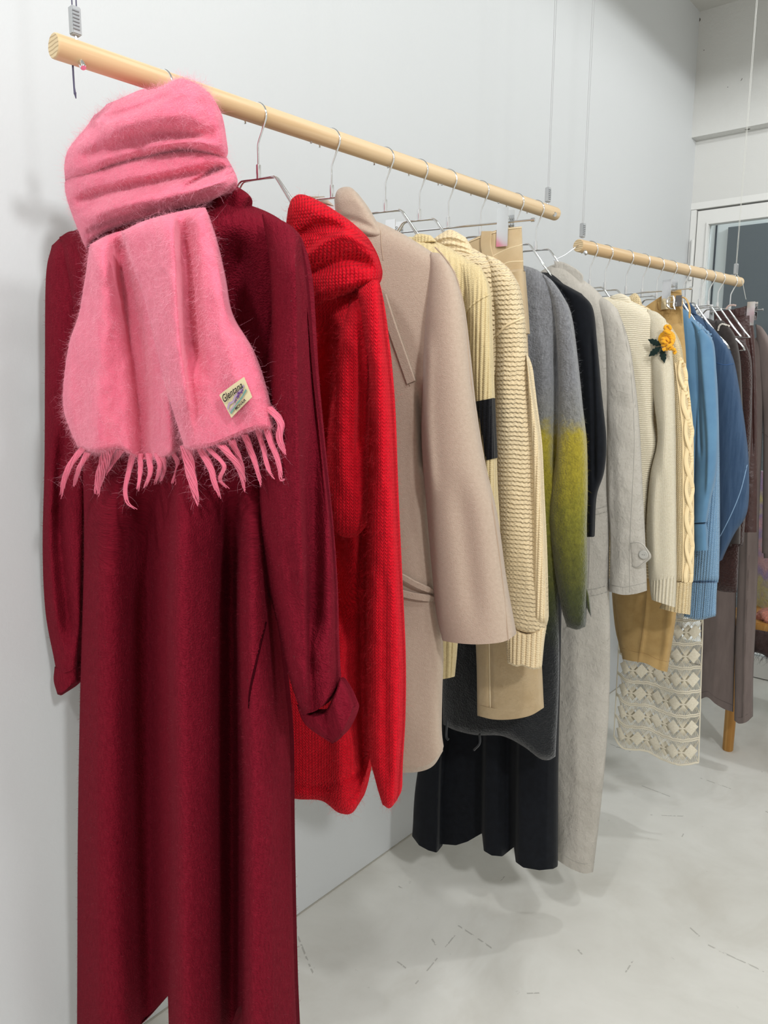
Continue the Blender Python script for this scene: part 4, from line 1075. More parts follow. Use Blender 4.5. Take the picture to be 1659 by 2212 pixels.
Lc.seam(lb, 'pocket_stitching', [(1272, 1110), (1273, 1190), (1271, 1270)], m_lin_s, 0.0010, 0.0)
Lc.seam(lb, 'hem_stitching', [(1206, 1838), (1236, 1858), (1262, 1866), (1284, 1862)], m_lin_s, 0.0008, -0.0002)

# ------------------------------------------------------------------ back rail: hangers
A2 = 38
hanger(2, 1277, 32, 'first chrome wire hanger on the back rod, holding the flower sweater', short=True)
hanger(2, 1310, 32, 'chrome wire hanger holding the ivory cable sweater', short=True)
hanger(2, 1356, 46, 'chrome clip hanger gripping the belted khaki trousers', clip=True)
hanger(2, 1391, A2, 'chrome wire hanger behind the khaki belt, holding the sky blue blouse', short=True)
hanger(2, 1422, A2, 'chrome wire hanger holding the pale blue knit', short=True)
hanger(2, 1450, A2, 'chrome wire hanger holding the crochet skirt', short=True)
hanger(2, 1479, A2, 'chrome wire hanger holding the blue denim jacket')
hanger(2, 1515, A2, 'chrome wire hanger holding the charcoal jacket with white trim')
hanger(2, 1534, A2, 'chrome wire hanger holding the dark brown fleece jacket', short=True)
hanger(2, 1554, A2, 'empty chrome wire hanger next to the leather trousers', short=True)
hanger(2, 1581, A2, 'last chrome clip hanger on the back rod, gripping brown leather trousers', clip=True, span=0.55)

# ---- cream sweater with a crochet flower
m_flw = fabric('cream_cotton_knit', srgb(243, 234, 212), srgb(230, 218, 190), 'knit', w=0.0042, p=0.0034, depth=0.0010, mottle=220, mix=0.7, sheen=0.15, spec=0.1)
m_flr = fabric('cream_cotton_rib', srgb(243, 234, 212), srgb(230, 218, 190), 'garter', w=0.05, p=0.0047, depth=0.0006, mottle=220, mix=0.7, sheen=0.15, spec=0.1)
A = Garment('sweater', 'cream knit sweater with a yellow crochet flower on the shoulder', 'sweater', 2, 1277, A2, GR2)
ab = A.slab('body', m_flr, left=[(1225, 700), (1232, 900), (1250, 1150)], right=[(1430, 690), (1420, 800), (1412, 900), (1418, 960), (1404, 1020), (1396, 1100), (1394, 1150)], top=[(1280, 650), (1334, 642), (1385, 660)], T=0.030, ns=50, nt=60, tt=0.05)
as_ = A.slab('sleeve', m_flw, left=[(1398, 668), (1405, 760), (1412, 860), (1420, 950), (1404, 1030), (1396, 1150), (1402, 1256)], right=[(1438, 690), (1448, 740), (1454, 820), (1457, 950), (1459, 1100), (1460, 1248)],
    top=[(1420, 675)], T=0.028, off=0.010, ns=44, nt=90, tt=0.28, wav=0.002, folds=[('r', [(1428, 760), (1436, 900), (1430, 1050)], 10, 0.006, 60), ('r', [(1420, 1000), (1412, 1100), (1414, 1250)], 8, 0.005, 50)])
A.slab('cuff', m_flw, left=[(1402, 1252), (1405, 1280), (1408, 1296)], right=[(1460, 1244), (1459, 1275), (1457, 1312)], bottom=[(1435, 1305)], T=0.026, off=0.010, ns=90, nt=16, tt=0.0, rib=(0.0085, 0.0034))
A.slab('neckband', m_flr, left=[(1318, 640), (1322, 654)], right=[(1360, 642), (1366, 656)], top=[(1340, 634)], T=0.012, off=0.006, ns=30, nt=10, tt=0.3, tb=0.2)
m_pet = fabric('mustard_yarn', srgb(250, 188, 52), srgb(228, 158, 34), mottle=120, spec=0.15)
m_leaf = fabric('dark_green_felt', srgb(30, 48, 44), srgb(20, 36, 32), mottle=200, spec=0.1)
base3 = A.surf(as_, [(1440, 732)], 0.0)[0]
flo = MB().tube([base3+[0, 0.002, 0], base3+[0, -0.006, 0], base3+[0, -0.009, 0]], [0.020, 0.018, 0.010], 16).build('flower_applique', m_pet, A.root, label='mustard yellow crochet flower')
PET = [((1436,708),(1442,712),(1448,716)), ((1433,716),(1440,716),(1449,722)), ((1436,722),(1444,722),(1451,727)), ((1434,726),(1442,732),(1449,742)), ((1429,734),(1434,731),(1437,736)), ((1428,739),(1435,738),(1440,742)),
       ((1429,746),(1436,746),(1442,742)), ((1432,742),(1437,745),(1444,740)), ((1439,752),(1446,748),(1453,742)), ((1432,752),(1436,756),(1438,750)), ((1440,757),(1443,752),(1441,750)), ((1446,756),(1451,752),(1454,748)), ((1452,756),(1457,754),(1458,758)), ((1450,734),(1453,738),(1454,744)), ((1447,729),(1453,731),(1453,735)), ((1444,708),(1447,704),(1450,712)), ((1442,746),(1448,746),(1451,750)), ((1456,760),(1459,763),(1460,758)), ((1436,712),(1439,705),(1444,704))]
for i, q in enumerate(PET):
    c = A.p3(smooth_line(q, 10), 0.046 + 0.004*math.sin(i*1.7)); c[:, 1] -= 0.004*np.sin(np.linspace(0, math.pi, 10))
    MB().tube(c, 0.0036*np.array([.5,.85,1,1,1,1,1,1,.85,.5]), 10).build('petal', m_pet, flo)
def leaf(center, tip, wd):
    c = np.array(center, float); t = np.array(tip, float); ax = t-c; L = np.linalg.norm(ax); ax /= L; sd = np.array([-ax[1], ax[0]])
    lob = [(0, .10), (.15, .22), (.3, .52), (.36, .38), (.5, .60), (.58, .40), (.72, .46), (.8, .25), (1, 0)]
    pts = [c + ax*L*a + sd*wd*b for a, b in lob] + [c + ax*L*a - sd*wd*b for a, b in lob[-2::-1]]
    n = len(pts)
    f3 = A.p3(np.array(pts), 0.043); b3 = f3 + [0, 0.003, 0]
    mid = A.p3(np.array([c + ax*L*0.45]), 0.046)
    v = np.vstack([f3, b3, mid])
    f = [(i, (i+1) % n, 2*n) for i in range(n)] + [(i, i+n, (i+1) % n+n, (i+1) % n) for i in range(n)] + [list(range(n, 2*n))[::-1]]
    MB().add(v, f).build('leaf', m_leaf, A.root)
leaf((1428, 746), (1399, 733), 13); leaf((1427, 749), (1401, 770), 13); leaf((1429, 752), (1435, 784), 13)

# ---- ivory cable sweater
m_ivo = fabric('ivory_wool_knit', srgb(249, 230, 190), srgb(236, 210, 160), 'knit', w=0.0055, p=0.0045, depth=0.0016, mottle=200, mix=0.7, sheen=0.15, spec=0.1)
m_ivg = fabric('ivory_wool_garter', srgb(249, 230, 190), srgb(236, 210, 160), 'garter', w=0.03, p=0.0075, depth=0.0022, mottle=200, mix=0.7, sheen=0.15, spec=0.1)
I = Garment('sweater', 'ivory cable-knit sweater behind the flower sweater', 'sweater', 2, 1310, A2, GR2)
ib = I.slab('body', m_ivg, left=[(1260, 720), (1275, 1000), (1300, 1250)], right=[(1455, 715), (1460, 800), (1462, 1000), (1460, 1250)], top=[(1320, 662), (1385, 658), (1430, 690)], T=0.028, ns=40, nt=50, tt=0.05)
is_ = I.slab('sleeve', m_ivo, left=[(1415, 682), (1438, 740), (1448, 900), (1450, 1100), (1444, 1262)], right=[(1448, 702), (1468, 744), (1477, 800), (1487, 860), (1496, 930), (1497, 1080), (1498, 1200), (1496, 1260)], top=[(1432, 690)], T=0.028, off=0.008, ns=44, nt=90, tt=0.08, tb=0.02)
I.slab('cuff', m_ivo, left=[(1440, 1256), (1430, 1300), (1424, 1314)], right=[(1494, 1252), (1492, 1290), (1490, 1328)], bottom=[(1455, 1322)], T=0.026, off=0.008, ns=70, nt=16, tt=0.1, rib=(0.0085, 0.0034))
for ph in (0, math.pi):                                    # cable: two strands crossing each other
    n = 150
    yv = np.linspace(775, 1258, n)
    xr = np.interp(yv, [775, 860, 930, 1080, 1200, 1260], [1470, 1481, 1488, 1489, 1489, 1487])
    a = (yv-775)/62*math.pi + ph
    pts = np.stack([xr + 6.5*np.sin(a), yv], 1)
    c = I.surf(is_, pts, 0.0) + np.stack([np.zeros(n), -0.0025*np.cos(a)-0.001, np.zeros(n)], 1)
    MB().tube(c, 0.0056, 8, flat=0.75).build('cable', m_ivo, I.root)
for xo in (-13, 8):
    yv = np.linspace(785, 1256, 60)
    xr = np.interp(yv, [775, 860, 930, 1080, 1200, 1260], [1470, 1481, 1488, 1489, 1489, 1487])
    MB().tube(I.surf(is_, np.stack([xr+xo, yv], 1), 0.0), 0.0022, 8).build('purl_ridge', m_ivo, I.root)
I.slab('collar', m_ivo, left=[(1350, 648), (1358, 662)], right=[(1382, 650), (1392, 672)], top=[(1368, 634), (1377, 636)], T=0.014, off=0.004, ns=36, nt=16, tt=0.3, tb=0.2, rib=(0.006, 0.002))

# ---- khaki trousers with belt
m_kha = fabric('khaki_cotton', srgb(206, 172, 116), srgb(192, 156, 100), 'twill', w=0.0018, depth=0.0002, mottle=30, mix=0.6, sheen=0.1, spec=0.15, wrinkle=0.004, wscale=10)
m_kst = plain('khaki_stitching', srgb(168, 132, 82), 0.8)
Kh = Garment('trousers', 'khaki cotton trousers with a silver buckled belt', 'trousers', 2, 1356, A2, GR2)
kl = Kh.slab('leg', m_kha, left=[(1295, 760), (1308, 1000), (1328, 1285), (1336, 1360), (1345, 1424)], right=[(1476, 690), (1483, 800), (1482, 1000), (1472, 1200), (1460, 1330), (1441, 1452)], top=[(1390, 710)], bottom=[(1365, 1428), (1395, 1433), (1420, 1446)], T=0.030, ns=50, nt=70, tt=0.01,
    folds=[('r', [(1400, 1250), (1392, 1350), (1378, 1440)], 4, 0.005, 40), ('step', [(1446, 1250), (1436, 1360), (1424, 1470)], 5, 0.010, 60)], wav=0.002)
Kh.slab('leg', m_kha, left=[(1300, 800), (1322, 1285), (1340, 1410)], right=[(1420, 800), (1415, 1200), (1400, 1420)], T=0.02, off=-0.055, ns=24, nt=30, tt=0.01)
kw = Kh.slab('waistband', m_kha, left=[(1392, 664), (1392, 700)], right=[(1472, 625), (1477, 705)], top=[(1420, 645), (1440, 634)], bottom=[(1430, 705)], T=0.012, ns=36, nt=20, tt=0.0, folds=[('r', [(1430, 640), (1432, 720)], 5, -0.004, 20)])
Kh.seam(kw, 'stitching', [(1420, 648), (1421, 668), (1440, 672)], m_kst, 0.0008, 0.0)
Kh.strap(kw, 'belt', [(1424, 662), (1445, 656), (1462, 650), (1474, 647)], 0.022, m_kha, 0.002, 0.004)
silver = plain('engraved_silver', (0.72, 0.71, 0.68, 1), 0.22, 1.0)
gun = plain('gunmetal_keeper', (0.22, 0.22, 0.23, 1), 0.3, 1.0)
bk = Kh.surf(kw, [(1441,648),(1446,641),(1454,640),(1456,648),(1455,660),(1458,668),(1448,667),(1441,660)], 0.026)
bb2 = MB().tube(np.vstack([bk, bk[:1]]), 0.0030, 8).build('buckle', silver, Kh.root)
MB().tube(Kh.surf(kw, [(1441, 655), (1449, 653), (1456, 652)], 0.029), 0.0018, 8).build('prong', silver, bb2)
MB().rbox(Kh.surf(kw, [(1466, 650)], 0.020)[0], (0.0075, 0.003, 0.0135), 0.001).build('belt_keeper', gun, Kh.root)
tipc = smooth_line([(1474, 642), (1481, 645), (1487, 656), (1490, 672), (1489, 688)], 24)
c = Kh.p3(tipc, 0.040)
MB().tube(c, 0.0065*np.concatenate([np.ones(20), [1, .9, .7, .3]]), 8, flat=0.3).build('belt_tip', m_kha, Kh.root)
Kh.seam(kl, 'crease', [(1398, 1270), (1390, 1350), (1378, 1432)], m_kst, 0.0007, 0.0)
Kh.seam(kl, 'hem_stitching', [(1343, 1400), (1372, 1408), (1395, 1412), (1420, 1424), (1444, 1430)], m_kst, 0.0006, 0.0)

# ---- crochet skirt
m_cro = fabric('crochet_cotton', srgb(232, 225, 206), srgb(218, 208, 186), 'weave', mottle=200, spec=0.1, grain=700, gdepth=0.0006)
Cs = Garment('skirt', 'open crochet skirt of cream diamonds and threads below the khaki trousers', 'skirt', 2, 1450, A2, GR2)
Cs.slab('waist_yoke', m_cro, left=[(1330, 760), (1340, 1000), (1346, 1150)], right=[(1500, 720), (1515, 1000), (1521, 1150)], T=0.012, ns=24, nt=24, tt=0.02)
def crochet(off, rows, cols, shift, sheet):
    left = smooth_line([(1346, 1130), (1338, 1360), (1331, 1500), (1326, 1590)], 101); right = smooth_line([(1522, 1130), (1518, 1350), (1515, 1450), (1509, 1647)], 101)
    tp = smooth_line([left[0], (1434, 1135), right[0]], 101); bt = smooth_line([left[-1], (1346, 1616), (1395, 1622), (1430, 1640), (1468, 1652), right[-1]], 101)
    def M(s, t, extra=0.0):
        s = np.atleast_1d(np.asarray(s, float)); t = np.atleast_1d(np.asarray(t, float)); s, t = np.broadcast_arrays(s, t)
        x = np.linspace(0, 1, 101)
        def ev(a, q): return np.stack([np.interp(q, x, a[:, 0]), np.interp(q, x, a[:, 1])], -1)
        S_, T_ = s[..., None], t[..., None]
        P = (1-S_)*ev(left, t) + S_*ev(right, t) + (1-T_)*ev(tp, s) + T_*ev(bt, s) - ((1-T_)*(1-S_)*left[0] + (1-T_)*S_*right[0] + T_*(1-S_)*left[-1] + T_*S_*right[-1])
        o = off + 0.012*np.sin(s*9.5+0.5)*(0.3+0.7*t) + extra
        return Cs.p3(P, o)
    thr = MB()
    for r in range(rows+1):
        t = r/rows
        sv = np.linspace(0, 1, 60)
        for dt in ((-0.004, 0.004) if r < rows else (0.0,)):
            jig = 0.0012*np.sin(sv*60+r)
            MB().tube(M(sv, np.clip(t+dt+jig, 0, 1)), 0.0022 if r < rows else 0.0032, 6).build('crochet_cord', m_cro, Cs.root)
        if r == rows: break
        tm = t + 0.5/rows
        for c_ in range(cols+1):
            sc = (c_ + shift)/cols
            if 0.04 < sc < 0.97:                         # solid diamond
                hw, hh = 0.38/cols, 0.32/rows
                n = 5
                g = [(i/(n-1)*2-1, j/(n-1)*2-1) for j in range(n) for i in range(n)]
                a = np.array([(p+q)/2 for p, q in g]); b = np.array([(q-p)/2 for p, q in g])
                bul = 0.004*(1-np.abs(a))*(1-np.abs(b)) + 0.0012
                vf = M(sc+a*hw, tm+b*hh, bul); vb = M(sc+a*hw, tm+b*hh, -bul*0.5)
                f = []
                for j in range(n-1):
                    for i in range(n-1):
                        k = j*n+i; f.append((k, k+1, k+n+1, k+n)); f.append((k+n*n, k+n+n*n, k+n+1+n*n, k+1+n*n))
                rim = [i for i in range(n)] + [j*n+n-1 for j in range(1, n)] + [n*n-1-i for i in range(1, n)] + [(n-1-j)*n for j in range(1, n-1)]
                for i in range(len(rim)): a0, a1 = rim[i], rim[(i+1) % len(rim)]; f.append((a0, a0+n*n, a1+n*n, a1))
                v = np.vstack([vf, vb])
                me = make_mesh('crochet_diamond', v, f, v[:, [0, 2]], angle=60); add_obj('crochet_diamond', me, m_cro, Cs.root)
            sn = sc + 0.5/cols
            if 0 <= sn <= 1:
                MB().tube(M([sn-0.14/cols, sn, sn+0.14/cols], tm), 0.0024, 6).build('crochet_knot', m_cro, Cs.root)
                for k in range(9):
                    ds = (k-4)/4*0.46/cols
                    for sg in (-1, 1):
                        q = np.array([0, .5, 1])
                        thr.tube(M(np.clip(sn + ds*q**1.0, 0, 1), tm + sg*q*0.5/rows), 0.0008, 4, caps=False)
    for sv in (0.0, 1.0):
        thr.tube(M(np.full(50, sv), np.linspace(0, 1, 50)), 0.0018, 6)
    thr.build('crochet_threads', m_cro, Cs.root, kind='stuff')
crochet(0.014, 10, 5, 0.55, 0)
crochet(-0.016, 10, 5, 0.15, 1)

# ---- sky blue blouse
m_sky = fabric('sky_blue_crepe', srgb(98, 142, 176), srgb(88, 130, 166), 'felt', mottle=14, mix=0.5, sheen=0.15, spec=0.3, rough=0.6, gdepth=0.0001)
Bl = Garment('blouse', 'smooth sky blue blouse with a long cuffed sleeve', 'blouse', 2, 1391, A2, GR2)
Bl.slab('body', m_sky, left=[(1400, 720), (1405, 1000), (1420, 1150)], right=[(1520, 725), (1520, 900), (1512, 1100), (1508, 1150)], top=[(1450, 672), (1479, 668), (1500, 690)], T=0.026, ns=40, nt=40, tt=0.06)
bls = Bl.slab('sleeve', m_sky, left=[(1486, 684), (1500, 720), (1504, 850), (1500, 1000), (1496, 1130)], right=[(1524, 716), (1541, 745), (1547, 830), (1551, 930), (1547, 1020), (1534, 1080), (1526, 1128)], top=[(1506, 700)], T=0.028, off=0.008, ns=44, nt=60, tt=0.08, wav=0.002,
    folds=[('saw', [(1508, 716), (1514, 800), (1526, 950), (1524, 1080)], 26, 0.010, 40, 2.5), ('r', [(1505, 720), (1509, 850), (1514, 1000)], 4, -0.008, 40)])
Bl.slab('cuff', m_sky, left=[(1495, 1128), (1497, 1160), (1497, 1190)], right=[(1524, 1128), (1527, 1150), (1528, 1189)], T=0.024, off=0.008, ns=24, nt=14, tt=0.04)
Bl.seam(bls, 'cuff_seam', [(1496, 1128), (1510, 1128), (1525, 1127)], m_sky, 0.0014, 0.0006)
Bl.seam(bls, 'armhole_seam', [(1507, 722), (1510, 714), (1520, 712), (1528, 720)], m_sky, 0.0012, 0.0004)

# ---- pale blue chunky knit
m_pbl = fabric('pale_blue_knit', srgb(146, 182, 212), srgb(122, 160, 196), 'ribknit', w=0.0075, p=0.006, depth=0.0022, mottle=200, mix=0.7, sheen=0.2, spec=0.1)
Pb = Garment('sweater', 'pale blue chunky knit sweater between the blouse and the denim jacket', 'sweater', 2, 1422, A2, GR2)
Pb.slab('body', m_pbl, left=[(1420, 740), (1425, 1000), (1440, 1240)], right=[(1535, 730), (1540, 850), (1545, 1050), (1540, 1240)], top=[(1480, 690), (1515, 700)], T=0.024, ns=36, nt=40, tt=0.06)
pbs = Pb.slab('sleeve', m_pbl, left=[(1515, 705), (1518, 850), (1510, 1000), (1496, 1150), (1490, 1262)], right=[(1532, 716), (1541, 760), (1549, 850), (1553, 1000), (1554, 1150), (1552, 1258)], T=0.028, off=0.006, ns=44, nt=70, tt=0.08, tb=0.02)
Pb.slab('cuff', m_pbl, left=[(1488, 1256), (1482, 1300), (1477, 1332)], right=[(1549, 1256), (1547, 1290), (1546, 1331)], bottom=[(1510, 1339)], T=0.026, off=0.006, ns=110, nt=20, tt=0.06, tb=0.02, rib=(0.0055, 0.0022))
for k in range(9):
    MB().tube(Pb.surf(pbs, smooth_line([(1533+k*1.0, 722+k*8), (1537+k*1.0, 722+k*8)], 4), 0.001), 0.0022, 6).build('picot_stitch', m_pbl, Pb.root)

# ---- denim jacket
m_den = fabric('blue_denim', srgb(88, 114, 146), srgb(52, 78, 112), 'twill', w=0.0016, depth=0.0003, mottle=40, mix=1.0, sheen=0.1, spec=0.15, slub=(3.0, 0.25, 1), wrinkle=0.005, wscale=16)
m_dst = plain('denim_seam', srgb(58, 92, 138), 0.8)
m_dst2 = plain('faded_denim_seam', srgb(140, 170, 200), 0.8)
Dn = Garment('jacket', 'mid blue denim jacket with a bent sleeve', 'jacket', 2, 1479, A2, GR2)
Dn.slab('body', m_den, left=[(1440, 760), (1450, 1000), (1465, 1120)], right=[(1580, 760), (1575, 900), (1560, 1080), (1555, 1120)], top=[(1490, 680), (1510, 682), (1550, 720)], T=0.024, ns=36, nt=40, tt=0.06)
dns = Dn.slab('sleeve', m_den, left=[(1520, 690), (1535, 800), (1545, 950), (1550, 1100), (1552, 1214)], right=[(1560, 732), (1583, 775), (1598, 850), (1610, 930), (1617, 1005), (1614, 1104), (1585, 1155), (1556, 1212)], top=[(1540, 708)], T=0.028, off=0.006, ns=44, nt=70, tt=0.06, wav=0.003, wavs=(14, 14))
Dn.slab('collar', m_den, left=[(1474, 660), (1480, 676)], right=[(1500, 664), (1506, 682)], top=[(1488, 654)], T=0.010, off=0.006, ns=20, nt=10, tt=0.2, tb=0.2)
Dn.seam(dns, 'elbow_seam', [(1614, 1004), (1600, 1060), (1580, 1110), (1555, 1160)], m_dst2, 0.0013, 0.0)
Dn.seam(dns, 'armhole_seam', [(1548, 784), (1565, 788), (1584, 786)], m_dst, 0.0014, 0.0)

# ---- charcoal jacket with white trim
m_cha = fabric('charcoal_wool', srgb(70, 64, 62), srgb(56, 50, 48), 'felt', mottle=90, mix=0.7, sheen=0.2, spec=0.1)
Ch = Garment('jacket', 'charcoal jacket with a white braided trim at the neck', 'jacket', 2, 1515, A2, GR2)
Ch.slab('body', m_cha, left=[(1470, 740), (1480, 950), (1500, 1180)], right=[(1585, 745), (1590, 900), (1588, 1100), (1580, 1180)], top=[(1510, 690), (1545, 694), (1570, 712)], T=0.024, ns=36, nt=40, tt=0.06)
chs = Ch.slab('sleeve', m_cha, left=[(1545, 694), (1560, 800), (1570, 950), (1570, 1175)], right=[(1572, 702), (1588, 728), (1598, 775), (1602, 850), (1604, 950), (1598, 1175)], top=[(1560, 692)], T=0.026, off=0.006, ns=36, nt=50, tt=0.06)
m_trim = plain('white_braid', srgb(226, 218, 206), 0.7)
MB().tube(Ch.surf(chs, smooth_line([(1551, 714), (1554, 704), (1560, 700), (1568, 702), (1575, 704)], 24), 0.003), 0.0026 + 0.0006*np.sin(np.arange(24)*2.2), 8).build('braided_trim', m_trim, Ch.root)
MB().tube(Ch.p3(smooth_line([(1568, 668), (1574, 661), (1582, 659), (1590, 660)], 20), -0.02), 0.0026 + 0.0006*np.sin(np.arange(20)*2.2), 8).build('braided_trim', plain('rose_braid', srgb(196, 170, 160), 0.7), Ch.root)

# ---- dark brown fleece jacket
m_fle = fabric('brown_fleece', srgb(66, 42, 39), srgb(50, 31, 29), 'boucle', w=0.006, depth=0.003, mottle=120, mix=0.8, sheen=0.3, spec=0.1)
Fl = Garment('jacket', 'dark brown fleece jacket in front of the leather trousers', 'jacket', 2, 1534, A2, GR2)
Fl.slab('body', m_fle, left=[(1500, 760), (1510, 1000), (1535, 1270)], right=[(1606, 750), (1605, 900), (1600, 1100), (1592, 1280)], top=[(1545, 690), (1575, 716)], bottom=[(1560, 1278)], T=0.024, ns=36, nt=50, tt=0.06, tb=0.01)
Fl.slab('sleeve', m_fle, left=[(1580, 722), (1592, 850), (1592, 1000), (1588, 1180)], right=[(1608, 738), (1622, 775), (1624, 850), (1618, 1000), (1604, 1180)], T=0.026, off=0.006, ns=30, nt=50, tt=0.06, tb=0.02, fine=0.0015, fines=60)

# ---- mauve coat
m_mau = fabric('mauve_brushed_denim', srgb(136, 122, 117), srgb(118, 104, 100), 'twill', w=0.0018, depth=0.0003, mottle=26, mix=0.9, sheen=0.15, spec=0.15, slub=(2.4, 0.4, 1), wrinkle=0.004, wscale=9)
m_mst = plain('mauve_seam', srgb(98, 86, 82), 0.8)
Mv = Garment('coat', 'long mauve brown coat hanging to the right at the far end', 'coat', 2, 1628, A2, GR2)
mb1 = Mv.slab('back_panel', m_mau, left=[(1505, 740), (1508, 1100), (1514, 1400), (1514, 1510)], right=[(1600, 740), (1594, 1000), (1590, 1300), (1584, 1538)], top=[(1550, 700)], bottom=[(1528, 1506), (1545, 1520), (1565, 1532)], T=0.022, ns=36, nt=70, tt=0.05, folds=[('r', [(1552, 1250), (1550, 1400), (1535, 1540)], 10, 0.006, 60)])
mb2 = Mv.slab('front_panel', m_mau, left=[(1598, 760), (1600, 1000), (1594, 1250), (1588, 1400), (1586, 1556)], right=[(1650, 720), (1648, 900), (1640, 1100), (1634, 1300), (1627, 1450), (1626, 1548)], top=[(1625, 735)], bottom=[(1596, 1563), (1612, 1560)], T=0.024, off=0.012, ns=36, nt=80, tt=0.05,
    folds=[('saw', [(1612, 900), (1612, 1150), (1606, 1400), (1603, 1600)], 16, 0.010, 80, 2)])
mslv = Mv.slab('sleeve', m_mau, left=[(1632, 700), (1640, 800), (1648, 900), (1648, 1050), (1646, 1195)], right=[(1658, 724), (1674, 800), (1686, 950), (1692, 1100), (1690, 1200)], top=[(1645, 706)], T=0.026, off=0.014, ns=30, nt=60, tt=0.06)
Mv.slab('cuff', m_mau, left=[(1647, 1165), (1650, 1206)], right=[(1690, 1168), (1692, 1206)], T=0.027, off=0.015, ns=20, nt=10, tt=0.0)
Mv.seam(mb1, 'hem_stitching', [(1515, 1496), (1530, 1494), (1548, 1508), (1584, 1524)], m_mst, 0.0009, 0.0)
Mv.seam(mb2, 'hem_stitching', [(1587, 1546), (1600, 1550), (1626, 1536)], m_mst, 0.0009, 0.0)
Mv.seam(mb2, 'side_seam', [(1618, 1200), (1612, 1350), (1604, 1550)], m_mst, 0.0009, 0.0)
Mv.seam(mslv, 'shoulder_seam', [(1640, 930), (1650, 936), (1662, 946)], m_mst, 0.0012, 0.0)

# ---- brown leather trousers
s_ = N('brown_leather'); uvv, _, _ = s_.uv()
m_lea = s_.out(color=s_.mix(s_.noise(uvv, 30, 4), srgb(54, 31, 29), srgb(76, 46, 42)), rough=0.38, normal=s_.bump(s_.noise(uvv, 24, 4), 0.006), spec=0.5)
Lt = Garment('trousers', 'brown leather trousers clipped at the right end of the back rod', 'trousers', 2, 1581, A2, GR2)
lw = Lt.slab('waistband', m_lea, left=[(1542, 672), (1542, 700)], right=[(1625, 657), (1626, 684)], T=0.012, off=0.0, ns=30, nt=12, tt=0.0, top=[(1585, 668)], bottom=[(1585, 696)])
Lt.slab('leg', m_lea, left=[(1542, 694), (1545, 900), (1560, 1150)], right=[(1626, 680), (1632, 760), (1636, 900), (1634, 1150)], T=0.026, ns=40, nt=50, tt=0.0, wav=0.003, wavs=(14, 6), folds=[('r', [(1612, 690), (1622, 800), (1626, 1000)], 4, -0.006, 50)])
Lt.strap(lw, 'belt_loop', [(1593, 666), (1592, 694)], 0.012, m_lea, 0.001, 0.004, n=6)
MB().tube(Lt.surf(lw, smooth_line([(1543, 688), (1585, 684), (1626, 673)], 16), 0.0), 0.0008, 6).build('topstitch', m_mst, Lt.root)

# ------------------------------------------------------------------ low table at the right with things on it
TX, TY = -0.743, 2.948
tbl = empty('low_table', (TX, TY, 0), 0, 'low table with round amber wooden legs behind the back rail', 'table')
for x, y in ((0, 0), (0.95, 0), (0.16, 0.42), (0.95, 0.42)):
    MB().tube([(x, y, 0), (x, y, 0.004), (x, y, 0.50)], [0.0165, 0.019, 0.022], 24).build('leg', table_wood, tbl)
MB().rbox((0.475, 0.21, 0.513), (0.52, 0.26, 0.014), 0.004).build('table_top', table_wood, tbl)
def heap(name, label, cat, c, size, mat, seed, n=34, lobes=5, fz=None):
    e = empty(name, c, 0, label, cat)
    th = np.linspace(0, 2*math.pi, n, endpoint=False); ph = np.linspace(0, 1, 18)
    T_, P_ = np.meshgrid(th, ph)
    rad = np.cos(P_*math.pi/2)**0.55; hh = np.sin(P_*math.pi/2)
    k = 1 + 0.16*vnoise(T_*lobes/2, P_*4, seed) + 0.07*np.sin(T_*lobes+P_*6+seed)
    V = np.stack([size[0]*rad*np.cos(T_)*k, size[1]*rad*np.sin(T_)*k, size[2]*hh*(0.85+0.2*vnoise(T_, P_*3, seed+2))], -1).reshape(-1, 3)
    f = []
    for j in range(17):
        for i in range(n):
            i2 = (i+1) % n; f.append((j*n+i, j*n+i2, (j+1)*n+i2, (j+1)*n+i))
    f.append(list(range(n))[::-1])
    me = make_mesh('cloth', V, f, np.stack([T_.ravel()*0.1, V[:, 2]], 1), angle=80)
    o = add_obj('cloth', me, mat, e)
    if fz: fuzz(e, [o], *fz, front_only=False)
    return e
m_coral = fabric('coral_mohair', srgb(206, 138, 118), srgb(178, 106, 90), 'boucle', w=0.01, depth=0.004, mottle=60)
heap('folded_scarf', 'coral fuzzy scarf heaped on the low table', 'scarf', (TX+0.12, TY+0.03, 0.527), (0.07, 0.06, 0.045), m_coral, 3, fz=(900, 0.02, 0.0006, m_coral))
sp_ = N('multicolour_mohair'); oo = sp_.obj()
pn = sp_.noise(oo, 5.0, 3, 0.6)
m_multi = sp_.out(color=sp_.ramp(pn, [(0.30, srgb(150, 170, 190)), (0.42, srgb(190, 178, 120)), (0.50, srgb(150, 130, 168)), (0.58, srgb(196, 150, 150)), (0.68, srgb(128, 158, 190)), (0.8, srgb(176, 166, 120))]), rough=0.95, normal=sp_.bump(sp_.noise(oo, 120, 4), 0.006), sheen=0.4)
ml = empty('mohair_blanket', (TX+0.345, TY+0.20, 0.527), 0, 'pastel multicoloured mohair blanket hanging behind the coral scarf', 'blanket')
n1, n2 = 40, 30
uu, vv_ = np.meshgrid(np.linspace(-0.38, 0.38, n1), np.linspace(0, 0.52, n2))
yy_ = 0.03*np.sin(uu*30) + 0.02*vnoise(uu*9, vv_*5, 5)
Vf = np.stack([uu, yy_-0.02, vv_], -1).reshape(-1, 3); Vb = Vf + [0, 0.03, 0]
f = []
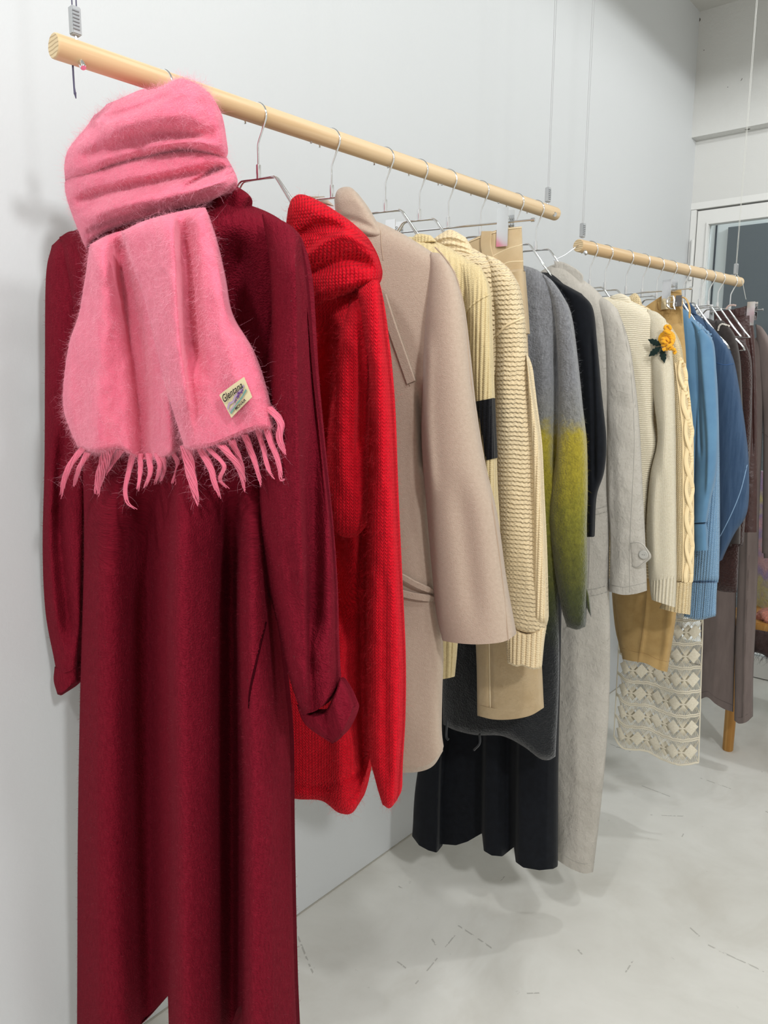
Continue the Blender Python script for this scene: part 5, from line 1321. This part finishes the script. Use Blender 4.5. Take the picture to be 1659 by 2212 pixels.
for j in range(n2-1):
    for i in range(n1-1):
        k = j*n1+i; f.append((k, k+1, k+n1+1, k+n1)); f.append((k+n1*n2, k+n1+n1*n2, k+n1+1+n1*n2, k+1+n1*n2))
for i in range(n1-1):
    f.append((i, i+n1*n2, i+1+n1*n2, i+1)); k = (n2-1)*n1+i; f.append((k, k+1, k+1+n1*n2, k+n1*n2))
for j in range(n2-1):
    k = j*n1; f.append((k, k+n1, k+n1+n1*n2, k+n1*n2)); k = j*n1+n1-1; f.append((k, k+n1*n2, k+n1+n1*n2, k+n1))
MB().add(np.vstack([Vf, Vb]), f).build('cloth', m_multi, ml, angle=80)
m_fur = fabric('dark_brown_fur', srgb(70, 52, 48), srgb(46, 34, 32), 'boucle', w=0.008, depth=0.004, mottle=60)
fu = empty('fur_stole', (TX+0.42, TY-0.056, 0.505), 0, 'dark brown shaggy fur hanging from the edge of the low table', 'fur')
Vf = []
for j in range(12):
    for i in range(50):
        x = -0.42+0.84*i/49; z = 0.0-0.085*j/11*(1+0.15*math.sin(i*0.9)); Vf.append((x, -0.012-0.03*math.sin(j/11*2.6)+0.008*math.sin(i*1.3+j), z))
Vf = np.array(Vf); Vb = Vf.copy(); Vb[:, 1] = 0.045
Vb[:, 1] = np.where(Vb[:, 2] > -0.03, 0.0, 0.03)
n1, n2 = 50, 12; f = []
for j in range(n2-1):
    for i in range(n1-1):
        k = j*n1+i; f.append((k, k+n1, k+n1+1, k+1)); f.append((k+n1*n2, k+1+n1*n2, k+n1+1+n1*n2, k+n1+n1*n2))
for i in range(n1-1):
    f.append((i, i+1, i+1+n1*n2, i+n1*n2)); k = (n2-1)*n1+i; f.append((k, k+n1*n2, k+1+n1*n2, k+1))
for j in range(n2-1):
    k = j*n1; f.append((k, k+n1*n2, k+n1+n1*n2, k+n1)); k = j*n1+n1-1; f.append((k, k+n1, k+n1+n1*n2, k+n1*n2))
fo_ = MB().add(np.vstack([Vf, Vb]), f).build('pelt', m_fur, fu, angle=80)
fuzz(fu, [fo_], 5000, 0.035, 0.0008, m_fur, lift=0.35, droop=1.4, curl=0.5, seed=77, name='fur_hair')
